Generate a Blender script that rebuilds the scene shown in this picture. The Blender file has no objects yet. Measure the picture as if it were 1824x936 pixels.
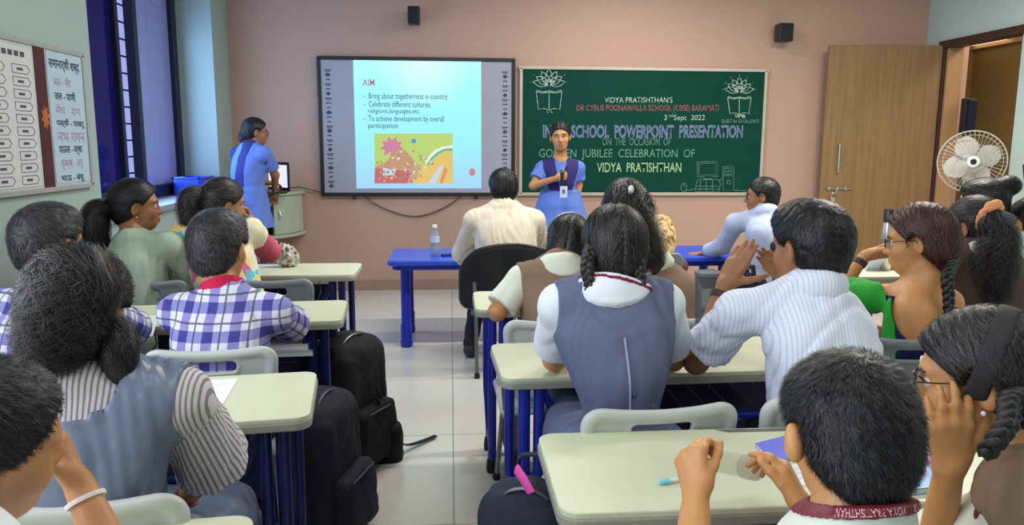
import bpy, bmesh, math, random
import numpy as np
from mathutils import Vector, Matrix

random.seed(7); np.random.seed(7)
S = bpy.context.scene
COL = S.collection
D = bpy.data
PI = math.pi

# ------------------------------------------------------------------ camera
F = 1350.0; CX, CY = 912.0, 468.0
YAW = math.radians(4.6); PIT = math.radians(8.9); ROLL = math.radians(0.25); HCAM = 1.43
V3 = lambda *a: np.array(a, float)
CAM = V3(0, 0, HCAM)
_f = V3(math.sin(YAW)*math.cos(PIT), math.cos(YAW)*math.cos(PIT), -math.sin(PIT))
_r = V3(math.cos(YAW), -math.sin(YAW), 0); _u = np.cross(_r, _f)
_R = math.cos(ROLL)*_r + math.sin(ROLL)*_u; _U = -math.sin(ROLL)*_r + math.cos(ROLL)*_u
cam = D.objects.new('camera', D.cameras.new('camera')); COL.objects.link(cam); S.camera = cam
cam.data.sensor_width = 36.0; cam.data.lens = F/1824*36; cam.data.clip_start = .05
cam.matrix_world = Matrix(((_R[0], _U[0], -_f[0], 0), (_R[1], _U[1], -_f[1], 0), (_R[2], _U[2], -_f[2], HCAM), (0, 0, 0, 1)))

def A(px, py, Y):
    "the point of the room at distance Y from the camera wall that the photograph shows at px, py"
    d = _f + _R*(px-CX)/F - _U*(py-CY)/F
    return CAM + d*(Y/d[1])
def AZ(px, py, z):
    d = _f + _R*(px-CX)/F - _U*(py-CY)/F
    return CAM + d*((z-HCAM)/d[2])

# ------------------------------------------------------------------ world, lights, exposure
S.view_settings.view_transform = 'Standard'; S.view_settings.look = 'None'
S.view_settings.gamma = 1; S.view_settings.use_curve_mapping = False
S.view_settings.exposure = 0.2
S.cycles.use_denoising = True
S.cycles.max_bounces = 8; S.cycles.diffuse_bounces = 4; S.cycles.glossy_bounces = 3; S.cycles.transparent_max_bounces = 12
S.cycles.sample_clamp_indirect = 4; S.cycles.caustics_reflective = False; S.cycles.caustics_refractive = False
w = D.worlds.new('world'); S.world = w; w.use_nodes = True
w.node_tree.nodes['Background'].inputs[0].default_value = (.42, .48, 1.0, 1)
w.node_tree.nodes['Background'].inputs[1].default_value = .75

def area(name, loc, rot, sx, sy, power, col):
    l = D.lights.new(name, 'AREA'); l.shape = 'RECTANGLE'; l.size = sx; l.size_y = sy; l.energy = power; l.color = col
    o = D.objects.new(name, l); COL.objects.link(o); o.location = loc; o.rotation_euler = rot
    return o
# daylight through the windows of the left wall: the one in view and those beside and behind the camera
area('daylight_front_window', (-2.30, 5.85, 1.75), (0, -PI/2, 0), 1.3, 1.9, 34, (.34, .58, 1.0))
area('daylight_side_window', (-2.02, 1.0, 1.85), (0, -PI/2, 0), 1.5, 2.4, 58, (.84, .91, 1.0))
area('daylight_rear_window', (-2.02, -1.5, 1.85), (0, -PI/2, 0), 1.5, 1.6, 40, (.84, .91, 1.0))
area('daylight_corridor', (5.6, 6.4, 2.9), (0, 0, 0), .6, 2.0, 28, (1.0, .88, .68))
# tube lights on the ceiling
TUBES = [(0.2, 1.0), (2.7, 1.0), (0.2, 4.4), (3.0, 4.4), (1.6, 6.2)]  # the last one is unseen, added to brighten the front of the room
for i, (x, y) in enumerate(TUBES):
    area('tube_light_glow', (x, y, 3.08), (0, 0, 0), 1.2, .12, (12, 15, 44, 96, 24)[i], (1.0, .96, .88))

# ------------------------------------------------------------------ materials
def lin(c):
    if isinstance(c, str):
        c = tuple(int(c[i:i+2], 16) for i in (0, 2, 4))
    return tuple(((v/255)/12.92 if v <= 10.31 else ((v/255+.055)/1.055)**2.4) for v in c) + (1.0,)
class NT:
    def __init__(s, name):
        s.m = D.materials.new(name); s.m.use_nodes = True; s.t = s.m.node_tree
        s.b = s.t.nodes['Principled BSDF']; s.out = s.t.nodes['Material Output']
    def n(s, typ, **kw):
        nd = s.t.nodes.new(typ)
        for k, v in kw.items():
            if k.startswith('i_'): nd.inputs[int(k[2:]) if k[2:].isdigit() else k[2:]].default_value = v
            else: setattr(nd, k, v)
        return nd
    def l(s, a, b): s.t.links.new(a, b)
    def mix(s, fac, c1, c2, mode='MIX'):
        nd = s.n('ShaderNodeMix', data_type='RGBA', blend_type=mode)
        for sock, v in ((nd.inputs[0], fac), (nd.inputs[6], c1), (nd.inputs[7], c2)):
            if hasattr(v, 'links'): s.l(v, sock)
            else: sock.default_value = v
        return nd.outputs[2]
    def math(s, op, a, b=0.0):
        nd = s.n('ShaderNodeMath', operation=op)
        for sock, v in ((nd.inputs[0], a), (nd.inputs[1], b)):
            if hasattr(v, 'links'): s.l(v, sock)
            else: sock.default_value = v
        return nd.outputs[0]
    def obj(s): return s.n('ShaderNodeTexCoord').outputs['Object']
    def attr(s, nm='cuv'): return s.n('ShaderNodeAttribute', attribute_name=nm).outputs['Vector']
    def noise(s, vec, scale, detail=3, rough=.55):
        nd = s.n('ShaderNodeTexNoise', i_Scale=scale, i_Detail=detail, i_Roughness=rough); s.l(vec, nd.inputs['Vector']); return nd.outputs['Fac']
    def scaled(s, vec, sc):
        nd = s.n('ShaderNodeMapping'); nd.inputs['Scale'].default_value = sc; s.l(vec, nd.inputs[0]); return nd.outputs[0]
    def ramp(s, fac, *stops):
        nd = s.n('ShaderNodeValToRGB'); cr = nd.color_ramp
        while len(cr.elements) < len(stops): cr.elements.new(.5)
        for e, (p, c) in zip(cr.elements, stops): e.position = p; e.color = c
        s.l(fac, nd.inputs[0]); return nd.outputs[0]
    def bump(s, h, strength=.3, dist=.01):
        nd = s.n('ShaderNodeBump', i_Strength=strength, i_Distance=dist); s.l(h, nd.inputs['Height']); s.l(nd.outputs[0], s.b.inputs['Normal'])
    def set(s, **kw):
        for k, v in kw.items(): s.b.inputs[k.replace('_', ' ')].default_value = v
        return s
_mats = {}
def mat(name, c, rough=.5, metal=0, var=.12, vs=9, bump=0, bs=200, spec=.5, **kw):
    "a plain surface: colour with a little uneven wear, optional fine relief"
    if name in _mats: return _mats[name]
    s = NT(name); c = lin(c)
    s.set(Roughness=rough, Metallic=metal); s.b.inputs['Specular IOR Level'].default_value = spec
    co = s.obj(); f = s.noise(co, vs, 4)
    lo = tuple(v*(1-var) for v in c[:3])+(1,); hi = tuple(min(1, v*(1+var)) for v in c[:3])+(1,)
    s.l(s.mix(f, lo, hi), s.b.inputs['Base Color'])
    if bump: s.bump(s.noise(co, bs, 2), bump, .004)
    for k, v in kw.items(): s.b.inputs[k.replace('_', ' ')].default_value = v
    _mats[name] = s.m
    return s.m
def emis(name, c, strength):
    if name in _mats: return _mats[name]
    s = NT(name); s.b.inputs['Base Color'].default_value = (.0, .0, .0, 1)
    s.b.inputs['Emission Color'].default_value = lin(c); s.b.inputs['Emission Strength'].default_value = strength
    _mats[name] = s.m; return s.m

def wood(name, c1, c2, axis=2):
    s = NT(name); co = s.obj()
    sc = [14, 14, 14]; sc[axis] = .7
    f = s.noise(s.scaled(co, sc), 2.2, 6, .65); g = s.noise(co, 1.3, 2)
    col = s.ramp(f, (.3, lin(c1)), (.7, lin(c2)))
    col = s.mix(s.math('MULTIPLY', g, .5), col, lin(c1))
    s.l(col, s.b.inputs['Base Color']); s.set(Roughness=.42); s.bump(f, .08, .003)
    return s.m
def floor_mat():
    s = NT('floor_tile'); co = s.obj()
    br = s.n('ShaderNodeTexBrick', offset=0.0); s.l(s.scaled(co, (1, 1, 1)), br.inputs['Vector'])
    br.inputs['Scale'].default_value = 1.0; br.inputs['Brick Width'].default_value = .9; br.inputs['Row Height'].default_value = .9
    br.inputs['Mortar Size'].default_value = .004; br.inputs['Mortar Smooth'].default_value = .3
    br.inputs['Color1'].default_value = lin((206, 204, 196)); br.inputs['Color2'].default_value = lin((200, 198, 190)); br.inputs['Mortar'].default_value = lin((140, 136, 128))
    f = s.noise(co, 2.0, 5)
    s.l(s.mix(s.math('MULTIPLY', f, .35), br.outputs['Color'], lin((176, 172, 162))), s.b.inputs['Base Color'])
    s.l(s.math('ADD', s.math('MULTIPLY', s.noise(co, 5, 3), .16), .12), s.b.inputs['Roughness'])
    return s.m
def paint(name, c, var=.05):
    s = NT(name); co = s.obj(); c = lin(c)
    f = s.noise(co, 1.1, 4); lo = tuple(v*(1-var) for v in c[:3])+(1,); hi = tuple(v*(1+var) for v in c[:3])+(1,)
    s.l(s.mix(f, lo, hi), s.b.inputs['Base Color']); s.set(Roughness=.62); s.bump(s.noise(co, 60, 3), .06, .004)
    return s.m
def glass(name, tint, rough=.05, alpha=.25, diff=None):
    "clear or tinted pane / bottle wall: see-through with a surface sheen"
    s = NT(name); t = s.n('ShaderNodeBsdfTransparent'); t.inputs[0].default_value = lin(tint)
    s.b.inputs['Base Color'].default_value = lin(diff or tint); s.set(Roughness=rough)
    mx = s.n('ShaderNodeMixShader'); mx.inputs[0].default_value = alpha
    s.l(t.outputs[0], mx.inputs[1]); s.l(s.b.outputs[0], mx.inputs[2]); s.l(mx.outputs[0], s.out.inputs[0])
    return s.m

# ------------------------------------------------------------------ objects
def tag(o, label=None, cat=None, group=None, kind=None):
    if label: o['label'] = label
    if cat: o['category'] = cat
    if group: o['group'] = group
    if kind: o['kind'] = kind
    return o
def thing(name, label, cat, loc=(0, 0, 0), rz=0, group=None):
    o = D.objects.new(name, None); COL.objects.link(o); o.location = tuple(loc); o.rotation_euler = (0, 0, rz); o.empty_display_size = .05
    return tag(o, label, cat, group)
def link(name, me, m, parent=None, smooth=False):
    o = D.objects.new(name, me); COL.objects.link(o)
    if m is not None: me.materials.append(m)
    if parent is not None: o.parent = parent
    if smooth: me.polygons.foreach_set('use_smooth', np.ones(len(me.polygons), bool))
    return o
def dup(root, loc, rz, label=None, group=None):
    r = root.copy(); COL.objects.link(r); r.location = tuple(loc); r.rotation_euler = (0, 0, rz)
    if label: r['label'] = label
    if group: r['group'] = group
    for ch in list(root.children):
        c = ch.copy(); COL.objects.link(c); c.parent = r
        for g in list(ch.children):
            d = g.copy(); COL.objects.link(d); d.parent = c
    return r
class MB:
    "collects simple solids into one mesh"
    def __init__(s): s.v = []; s.f = []
    def add(s, vs, fs):
        k = len(s.v); s.v += [tuple(map(float, v)) for v in vs]; s.f += [tuple(i+k for i in f) for f in fs]; return s
    def box(s, c, size, R=None):
        hx, hy, hz = [d/2 for d in size]
        vs = [V3(x, y, z) for x in (-hx, hx) for y in (-hy, hy) for z in (-hz, hz)]
        if R is not None: vs = [R @ v for v in vs]
        return s.add([v+np.array(c) for v in vs], [(0, 1, 3, 2), (4, 6, 7, 5), (0, 4, 5, 1), (2, 3, 7, 6), (0, 2, 6, 4), (1, 5, 7, 3)])
    def tube(s, pts, r, n=10, caps=True, closed=False, flat=1.0, upv=None):
        pts = [np.array(p, float) for p in pts]; m = len(pts); rr = r if hasattr(r, '__len__') else [r]*m
        vs = []; prev = None
        for i, p in enumerate(pts):
            a = pts[(i-1) % m] if (closed or i > 0) else p; b = pts[(i+1) % m] if (closed or i < m-1) else p
            t = b-a; t = t/(np.linalg.norm(t)+1e-12)
            if prev is None:
                ref = np.array(upv, float) if upv is not None else (V3(0, 0, 1) if abs(t[2]) < .9 else V3(1, 0, 0))
            else: ref = prev
            e1 = ref - t*(ref@t); e1 /= np.linalg.norm(e1)+1e-12; e2 = np.cross(t, e1); prev = e1
            for k in range(n):
                q = 2*PI*(k+.5)/n
                vs.append(p + rr[i]*(math.cos(q)*e1*flat + math.sin(q)*e2))
        fs = [(i*n+k, i*n+(k+1) % n, ((i+1) % m)*n+(k+1) % n, ((i+1) % m)*n+k) for i in range(m if closed else m-1) for k in range(n)]
        if caps and not closed:
            fs.append(tuple(range(n-1, -1, -1))); fs.append(tuple((m-1)*n+k for k in range(n)))
        return s.add(vs, fs)
    def lathe(s, prof, c=(0, 0, 0), n=24, R=None):
        vs = []; c = np.array(c, float)
        for r, z in prof:
            for k in range(n):
                v = V3(max(r, 1e-4)*math.cos(2*PI*k/n), max(r, 1e-4)*math.sin(2*PI*k/n), z)
                vs.append((R @ v if R is not None else v)+c)
        m = len(prof)
        fs = [(i*n+k, i*n+(k+1) % n, (i+1)*n+(k+1) % n, (i+1)*n+k) for i in range(m-1) for k in range(n)]
        fs.append(tuple(range(n-1, -1, -1))); fs.append(tuple((m-1)*n+k for k in range(n)))
        return s.add(vs, fs)
    def prism(s, out, z0, z1, fr=None):
        "outline (x,y) extruded in z; fr = (origin, ex, ey, ez)"
        n = len(out); vs = [V3(x, y, z) for z in (z0, z1) for x, y in out]
        if fr is not None:
            o, ex, ey, ez = [np.array(a, float) for a in fr]; vs = [o+ex*v[0]+ey*v[1]+ez*v[2] for v in vs]
        fs = [tuple(range(n-1, -1, -1)), tuple(range(n, 2*n))]+[(i, (i+1) % n, n+(i+1) % n, n+i) for i in range(n)]
        return s.add(vs, fs)
    def ball(s, c, r, n=12, R=None):
        r = np.array(r if hasattr(r, '__len__') else (r, r, r), float)
        prof = [(math.sin(PI*i/n), -math.cos(PI*i/n)) for i in range(n+1)]
        M_ = np.diag(r) if R is None else np.array(R) @ np.diag(r)
        return s.lathe(prof, c, 2*n, M_)
    def build(s, name, m, parent=None, smooth=False, bevel=0, label=None, sharp=None):
        me = D.meshes.new(name); me.from_pydata(s.v, [], s.f); me.update()
        o = link(name, me, m, parent, smooth)
        if smooth:
            try: me.set_sharp_from_angle(angle=math.radians(sharp or 40))
            except Exception: pass
        if bevel:
            b = o.modifiers.new('edge', 'BEVEL'); b.width = bevel; b.segments = 2; b.limit_method = 'ANGLE'
        if label: o['label'] = label
        return o
def rrect(w, h, r, n=6):
    pts = []
    for cx, cy, a0 in ((w/2-r, h/2-r, 0), (-w/2+r, h/2-r, PI/2), (-w/2+r, -h/2+r, PI), (w/2-r, -h/2+r, 1.5*PI)):
        for k in range(n+1): pts.append((cx+r*math.cos(a0+PI/2*k/n), cy+r*math.sin(a0+PI/2*k/n)))
    return pts
def struct(name, mb, m, bevel=0):
    return tag(mb.build(name, m, None, bevel=bevel), kind='structure')
def spline(pts, n):
    "smooth curve through points"
    P = np.array(pts, float); m = len(P); out = []
    for t in np.linspace(0, m-1, n):
        i = min(int(t), m-2); u = t-i
        p0 = P[max(i-1, 0)]; p1 = P[i]; p2 = P[i+1]; p3 = P[min(i+2, m-1)]
        out.append(.5*((2*p1)+(-p0+p2)*u+(2*p0-5*p1+4*p2-p3)*u*u+(-p0+3*p1-3*p2+p3)*u**3))
    return np.array(out)
def unit(v): v = np.array(v, float); return v/(np.linalg.norm(v)+1e-12)
# ------------------------------------------------------------------ the room
XL, XR, YW, YB, HC_ = -2.05, 4.72, 7.42, -2.6, 3.2
GREEN = paint('grey_green_paint', (163, 180, 174)); PINK = paint('pink_paint', (186, 150, 133))
PALEB = paint('pale_blue_green_paint', (180, 198, 191)); CEIL = paint('white_ceiling_paint', (214, 214, 208))
OLIVE = paint('olive_paint', (150, 118, 52)); PEACH = paint('peach_paint', (212, 160, 104))
struct('floor', MB().box(((XL+7.6)/2-.2, (YB+9)/2-.3, -.05), (7.6-XL+.8, 9-YB+.6, .1)), floor_mat())
struct('ceiling', MB().box(((XL+XR)/2, (YB+YW)/2, HC_+.05), (XR-XL+1.0, YW-YB+.4, .1)), CEIL)
struct('wall_front', MB().box(((XL+XR)/2, YW+.1, HC_/2), (XR-XL+.9, .2, HC_)), PINK)
struct('wall_back', MB().box(((XL+XR)/2, YB-.1, HC_/2), (XR-XL+.9, .2, HC_)), GREEN)
def wall_with_holes(name, x0, x1, y0, y1, holes, m):
    b = MB(); ys = sorted(holes); cur = y0
    for (h0, h1, z0, z1) in ys:
        b.box(((x0+x1)/2, (cur+h0)/2, HC_/2), (x1-x0, h0-cur, HC_))
        if z0 > 0: b.box(((x0+x1)/2, (h0+h1)/2, z0/2), (x1-x0, h1-h0, z0))
        b.box(((x0+x1)/2, (h0+h1)/2, (z1+HC_)/2), (x1-x0, h1-h0, HC_-z1)); cur = h1
    b.box(((x0+x1)/2, (cur+y1)/2, HC_/2), (x1-x0, y1-cur, HC_))
    return struct(name, b, m)
wall_with_holes('wall_left', XL-.42, XL, YB, YW, [(-2.3, -.7, .95, 2.75), (-.2, 2.2, .95, 2.75), (4.64, 6.96, .97, 2.86)], GREEN)
wall_with_holes('wall_right', XR, XR+.16, YB, YW, [(6.12, 7.12, 0, 2.36)], PALEB)
struct('baseboard_front', MB().box(((XL+XR)/2, YW-.006, .05), (XR-XL, .012, .10)), mat('skirting_tile', (158, 128, 112), .4))
# corridor seen through the doorway
OZ = (lambda d: HCAM+d[2]*6.3/d[0])(A(1780, 81, 5.0)-CAM)
struct('wall_corridor', MB().box((6.35, 6.7, OZ/2), (.1, 5.0, OZ)).box((5.6, 9.0, OZ/2), (1.5, .1, OZ)), OLIVE)
struct('trim_corridor', MB().box((6.33, 6.7, (OZ+3.22)/2), (.16, 5.0, 3.22-OZ)).box((5.6, 9.0, (OZ+3.22)/2), (1.5, .14, 3.22-OZ)), PEACH)
struct('ceiling_corridor', MB().box((5.65, 6.7, 3.25), (1.6, 5.0, .1)), CEIL)

# front window in its deep recess
ALU = mat('dark_window_metal', (34, 38, 62), .4, .3)
def window(n, y0, y1, z0, z1, bars, panes, sill=True):
    wn = thing('window_%d' % n, None, None, (XL-.33, (y0+y1)/2, z0)); wn['kind'] = 'structure'
    yc = (y0+y1)/2; H = z1-z0; f = MB()
    for (y, wd) in [(y0+.04, .08), (y1-.045, .09)]+bars: f.box((0, y-yc, H/2), (.07, wd, H))
    f.box((0, 0, .05), (.07, y1-y0, .10)).box((0, 0, H-.04), (.07, y1-y0, .08))
    f.build('window_frame', ALU, wn, bevel=.006)
    for (a, b, m) in panes:
        MB().box((-.01, (a+b)/2-yc, H/2), (.008, b-a, H-.1)).build('pane', m, wn)
    g = MB()
    for k in range(int(H/.125)): g.tube([(-.075, y0-yc, .08+k*.125), (-.075, y1-yc, .08+k*.125)], .007, 6)
    for k in range(int((y1-y0)/.3)): g.tube([(-.075, y0-yc+.15+k*.3, 0), (-.075, y0-yc+.15+k*.3, H)], .007, 6)
    g.build('grille', mat('grille_steel', (52, 56, 84), .5, .4), wn)
    if sill: MB().box((.17, 0, -.02), (.40, y1-y0-.01, .045)).build('window_sill', mat('sill_stone', (150, 152, 166), .3), wn, bevel=.006)
TINT = glass('violet_tinted_pane', (206, 206, 246), .12, .72, (168, 174, 226))
DEEP = glass('deep_violet_pane', (64, 56, 142), .08, .42, (48, 46, 150))
window(1, 4.64, 6.96, .99, 2.86, [(6.08, .075), (5.76, .05)], [(4.70, 5.76, DEEP), (6.12, 6.88, TINT)])
CLEAR = glass('clear_pane', (235, 240, 245), .03, .06)
window(2, -.2, 2.2, .97, 2.75, [(1.0, .08)], [(-.15, 1.0, CLEAR), (1.0, 2.15, CLEAR)])
window(3, -2.3, -.7, .97, 2.75, [(-1.5, .08)], [(-2.25, -1.5, CLEAR), (-1.5, -.75, CLEAR)])
# the house across the way, seen dimly through the panes
t = MB().box((-6.0, 6.5, 1.0), (.2, 6.0, 4.0)).box((-5.95, 7.6, 3.2), (.5, 6, .4))
tag(t.build('neighbouring_house', paint('lilac_render', (150, 150, 210))), 'pale lilac house wall across the way behind the tinted window panes', 'building')

# door frame and door
WOOD = wood('brown_door_veneer', (126, 95, 60), (156, 122, 80)); WOODL = wood('light_jamb_wood', (164, 126, 84), (186, 146, 100)); WOODD = mat('dark_door_edge', (58, 36, 26), .5)
STEEL = mat('brushed_steel', (196, 190, 180), .28, .9)
dr = thing('door_1', None, None, (XR, 7.12, 0)); dr['kind'] = 'structure'
MB().box((.08, -.02, 1.18), (.15, .06, 2.36)).build('door_frame', WOODL, dr); MB().box((.08, -.995, 1.18), (.15, .012, 2.36)).build('door_frame', WOODD, dr)
MB().box((.04, -.5, 2.385), (.14, 1.12, .07)).box((-.005, .0, 1.18), (.03, .05, 2.38)).build('door_frame_edge', WOODD, dr, bevel=.004)
dl = D.objects.new('door_leaf', None); COL.objects.link(dl); dl.parent = dr; dl.location = (-.02, .02, 0)
ang = math.atan2(.10, -1.07)
E = V3(math.cos(ang), math.sin(ang), 0); Nn = V3(-E[1], E[0], 0)     # leaf swung open, nearly flat against the front wall
Rl = np.array([E, Nn, V3(0, 0, 1)]).T
Lw = 1.08
o = MB().box(E*Lw/2+V3(0, 0, 1.2), (Lw, .04, 2.36), Rl).build('leaf_panel', WOOD, dl, bevel=.003)
hp = A(1500, 282, 7.2); lp = A(1500, 336, 7.2)
def onleaf(u, z, d): return E*u + Nn*d + V3(0, 0, z)
fs = 1 if Nn[1] < 0 else -1
h = MB(); u0 = .93; zc = hp[2]
h.tube([onleaf(u0, zc-.14, fs*.055), onleaf(u0, zc+.14, fs*.055)], .011, 10)
for q in (-.11, .11): h.tube([onleaf(u0, zc+q, fs*.02), onleaf(u0, zc+q, fs*.055)], .008, 8)
h.build('door_handle', STEEL, dl, smooth=True)
h = MB(); zc = lp[2]
h.tube([onleaf(1.03, zc, fs*.035), onleaf(.78, zc, fs*.035)], .007, 8)
for u in (1.0, .92, .84): h.box(onleaf(u, zc, fs*.028), (.025, .02, .035), Rl)
h.tube([onleaf(.93, zc, fs*.035), onleaf(.93, zc-.06, fs*.045)], .006, 8)
h.build('door_latch', STEEL, dl, smooth=True)
pk = thing('padlock', 'small steel padlock hanging open from the latch of the brown door', 'padlock', V3(XR-.02, 7.14, 0)+onleaf(.965, zc-.02, fs*.06))
MB().box((0, 0, -.09), (.045, .02, .045)).build('lock_body', STEEL, pk, bevel=.005)
MB().tube([(-.014, 0, -.07), (-.014, 0, -.04)]+[(.014*math.cos(a), 0, -.035+.016*math.sin(a)) for a in np.linspace(PI, 0, 7)]+[(.014, 0, -.05)], .0035, 6).build('shackle', STEEL, pk, smooth=True)

# ------------------------------------------------------------------ lettering
def text_mesh(body, bold=0.0, ext=.0006):
    c = D.curves.new('lettering', 'FONT'); c.body = body; c.size = 1; c.extrude = 0; c.offset = bold; c.resolution_u = 3
    o = D.objects.new('lettering', c); COL.objects.link(o)
    bpy.context.view_layer.update()
    me = D.meshes.new_from_object(o.evaluated_get(bpy.context.evaluated_depsgraph_get()))
    D.objects.remove(o); D.curves.remove(c)
    v = np.empty(len(me.vertices)*3); me.vertices.foreach_get('co', v); return me, v.reshape(-1, 3)
def text(name, body, o, ex, ey, wd, ht, m, parent=None, bold=0.0, lift=0.0, fixed=False):
    "lettering fitted into a box: o lower-left corner, ex / ey directions of reading and up"
    me, v = text_mesh(body, bold)
    lo, hi = v.min(0), v.max(0); o, ex, ey = [np.array(q, float) for q in (o, ex, ey)]; n = np.cross(ex, ey)
    sx = wd/(hi[0]-lo[0]+1e-9); sy = ht/(hi[1]-lo[1]+1e-9)
    if fixed: sx = sy = min(sx, sy)
    q = o + np.outer((v[:, 0]-lo[0])*sx, ex) + np.outer((v[:, 1]-lo[1])*sy, ey) + n*lift
    me.vertices.foreach_set('co', q.ravel()); me.update()
    return link(name, me, m, parent)
EX, EZ = V3(1, 0, 0), V3(0, 0, 1)

# ------------------------------------------------------------------ interactive whiteboard
BLACK = mat('black_plastic', (20, 20, 22), .4); 
wb = thing('interactive_whiteboard', 'large black-framed interactive whiteboard showing a cyan slide with bullet points', 'whiteboard', (-.31, YW, 0))
def P(px, py, Y=7.372): return A(px, py, Y) - V3(-.31, YW, 0)
x0, x1, z0, z1 = -1.22+.31, .60+.31, .945, 2.215
MB().box(((x0+x1)/2, -.025, (z0+z1)/2), (x1-x0-.02, .04, z1-z0-.02)).build('board_surface', mat('board_grey', (158, 158, 170), .35, var=.04), wb)
f = MB()
for z in (z0, z1): f.box(((x0+x1)/2, -.028, z), (x1-x0+.03, .055, .034))
for x in (x0, x1): f.box((x, -.028, (z0+z1)/2), (.034, .055, z1-z0))
f.build('board_frame', BLACK, wb, bevel=.005)
ic = MB()
for side in (-1, 1):
    xx = .0 + (side*.83)
    for k in range(26):
        zz = z1-.11-k*(z1-z0-.19)/25
        if k % 4 == 1: ic.lathe([(.018, 0), (.018, .001)], (xx, -.0455, zz), 8, np.array([[1, 0, 0], [0, 0, -1], [0, 1, 0]], float))
        ic.box((xx, -.0455, zz), (.062-.012*(k % 3), .001, .010)); 
        if k % 3 == 0: ic.box((xx, -.0455, zz-.014), (.04, .001, .006))
ic.build('icon_strip', mat('icon_ink', (52, 54, 78), .6), wb)
cl = MB()
for q in (-.62, .55): cl.box((q, -.03, z0-.03), (.03, .03, .03))
cl.build('mount_clip', BLACK, wb)
# projected slide
s = NT('projected_slide'); co = s.n('ShaderNodeTexCoord').outputs['Object']
sp = s.n('ShaderNodeSeparateXYZ'); s.l(co, sp.inputs[0])
zf = s.math('MULTIPLY', s.math('SUBTRACT', sp.outputs[2], 1.0), .83)
cbase = s.ramp(zf, (0, lin((160, 206, 250))), (.35, lin((150, 232, 252))), (.75, lin((158, 246, 252))), (1, lin((176, 250, 254))))
dist = s.n('ShaderNodeVectorMath', operation='DISTANCE'); s.l(co, dist.inputs[0]); dist.inputs[1].default_value = (.07, -.047, 2.17)
hot = s.math('SUBTRACT', 1.0, s.math('MULTIPLY', dist.outputs['Value'], 2.2)); hot.node.use_clamp = True  # projector hot spot painted into the slide's glow
s.l(s.mix(hot, cbase, lin((214, 255, 253))), s.b.inputs['Emission Color']); s.set(Emission_Strength=.95, Roughness=.6); s.b.inputs['Base Color'].default_value = (0, 0, 0, 1)
a, b = P(635, 336), P(857, 109)
sl = MB().box(((a[0]+b[0])/2, -.0465, (a[2]+b[2])/2), (b[0]-a[0], .002, b[2]-a[2])).build('slide', s.m, wb)
INK = emis('slide_ink', (70, 92, 128), .8); RED = emis('slide_red', (172, 120, 140), .8)
def stext(body, xa, ya, xb, yb, m=INK):
    a = P(xa, yb); b = P(xb, ya); text('slide_text', body, (a[0], -.0482, a[2]), EX, EZ, b[0]-a[0], b[2]-a[2], m, sl, .004)
stext('AIM', 646, 141, 667, 153, RED)
for body, xa, ya, xb, yb in (('-  Bring about togetherness in country', 648, 167, 797, 179), ('-  Celebrate different cultures,', 648, 181, 767, 192), ('religions,languages,etc', 656, 194, 747, 204), ('-  To achieve development by overall', 648, 207, 791, 219), ('participation', 656, 220, 709, 231)):
    stext(body, xa, ya, xb, yb)
# the picture on the slide: a plain festive illustration
def spoly(name, pts, c, lift, st=.85):
    q = [P(x, y) for x, y in pts]; MB().prism([(v[0], v[2]) for v in q], 0, .0006, ((0, -.0476-lift, 0), EX, EZ, V3(0, -1, 0))).build(name, emis('slide_%02x%02x%02x' % c, c, st), sl)
spoly('slide_picture', [(667, 327), (807, 327), (806, 238), (667, 238)], (188, 214, 112), 0)
spoly('slide_picture', [(735, 327), (807, 327), (806, 262), (775, 276), (750, 300)], (226, 198, 112), .0003)
spoly('slide_picture', [(667, 327), (735, 327), (752, 300), (722, 275), (668, 296)], (204, 168, 128), .0005)
spoly('slide_picture', [(667, 327), (725, 327), (735, 305), (668, 300)], (196, 106, 108), .0007)
star = [(698+(22 if k % 2 == 0 else 14)*math.cos(k*PI/9+.2), 262+(20 if k % 2 == 0 else 12)*math.sin(k*PI/9+.2)) for k in range(18)]
spoly('slide_picture', star, (208, 130, 160), .0009)
spoly('slide_picture', [(682, 298), (700, 272), (722, 268), (742, 292), (730, 300), (700, 302)], (196, 152, 116), .0011)
spoly('slide_picture', [(733, 248), (741, 248), (741, 255), (733, 255)], (70, 150, 226), .0013)
arc = [(806, 259), (790, 261), (775, 267), (764, 278), (757, 290)]
spoly('slide_picture', arc+[(760, 293), (768, 281), (779, 271), (792, 265), (806, 264)], (236, 238, 238), .0013)
spoly('slide_picture', [(806, 264), (792, 265), (779, 271), (768, 281), (760, 293), (764, 295), (772, 283), (783, 274), (794, 269), (806, 269)], (104, 190, 128), .0014)
spoly('slide_picture', [(762, 327), (776, 327), (790, 296), (785, 294)], (206, 214, 240), .0013)
spoly('slide_picture', [(783, 327), (789, 326), (797, 302), (792, 297)], (222, 150, 100), .0014)
spoly('slide_picture', [(682, 300), (706, 301), (702, 312), (682, 313)], (198, 226, 236), .0014)
rng = random.Random(3)
for k in range(150):
    x = rng.uniform(671, 776); y = rng.uniform(266, 324); r = rng.uniform(1, 3.0)
    if x+y > 1066 or y < 262+max(0, x-725)*.55 or (x < 690 and y < 285): continue
    c = rng.choice([(190, 116, 122), (226, 196, 160), (166, 132, 116), (232, 222, 204), (210, 156, 108), (192, 140, 160), (206, 170, 130)])
    spoly('slide_picture', [(x+r*math.cos(a), y+r*math.sin(a)) for a in np.linspace(0, 2*PI, 7)[:-1]], c, .0016+k*1e-5)
spoly('slide_badge', [(841+5.5*math.cos(a), 307+7*math.sin(a)) for a in np.linspace(0, 2*PI, 17)[:-1]], (206, 134, 142), .0006)
stext('1', 839, 303, 842, 311, emis('slide_white', (240, 236, 236), .9))

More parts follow.
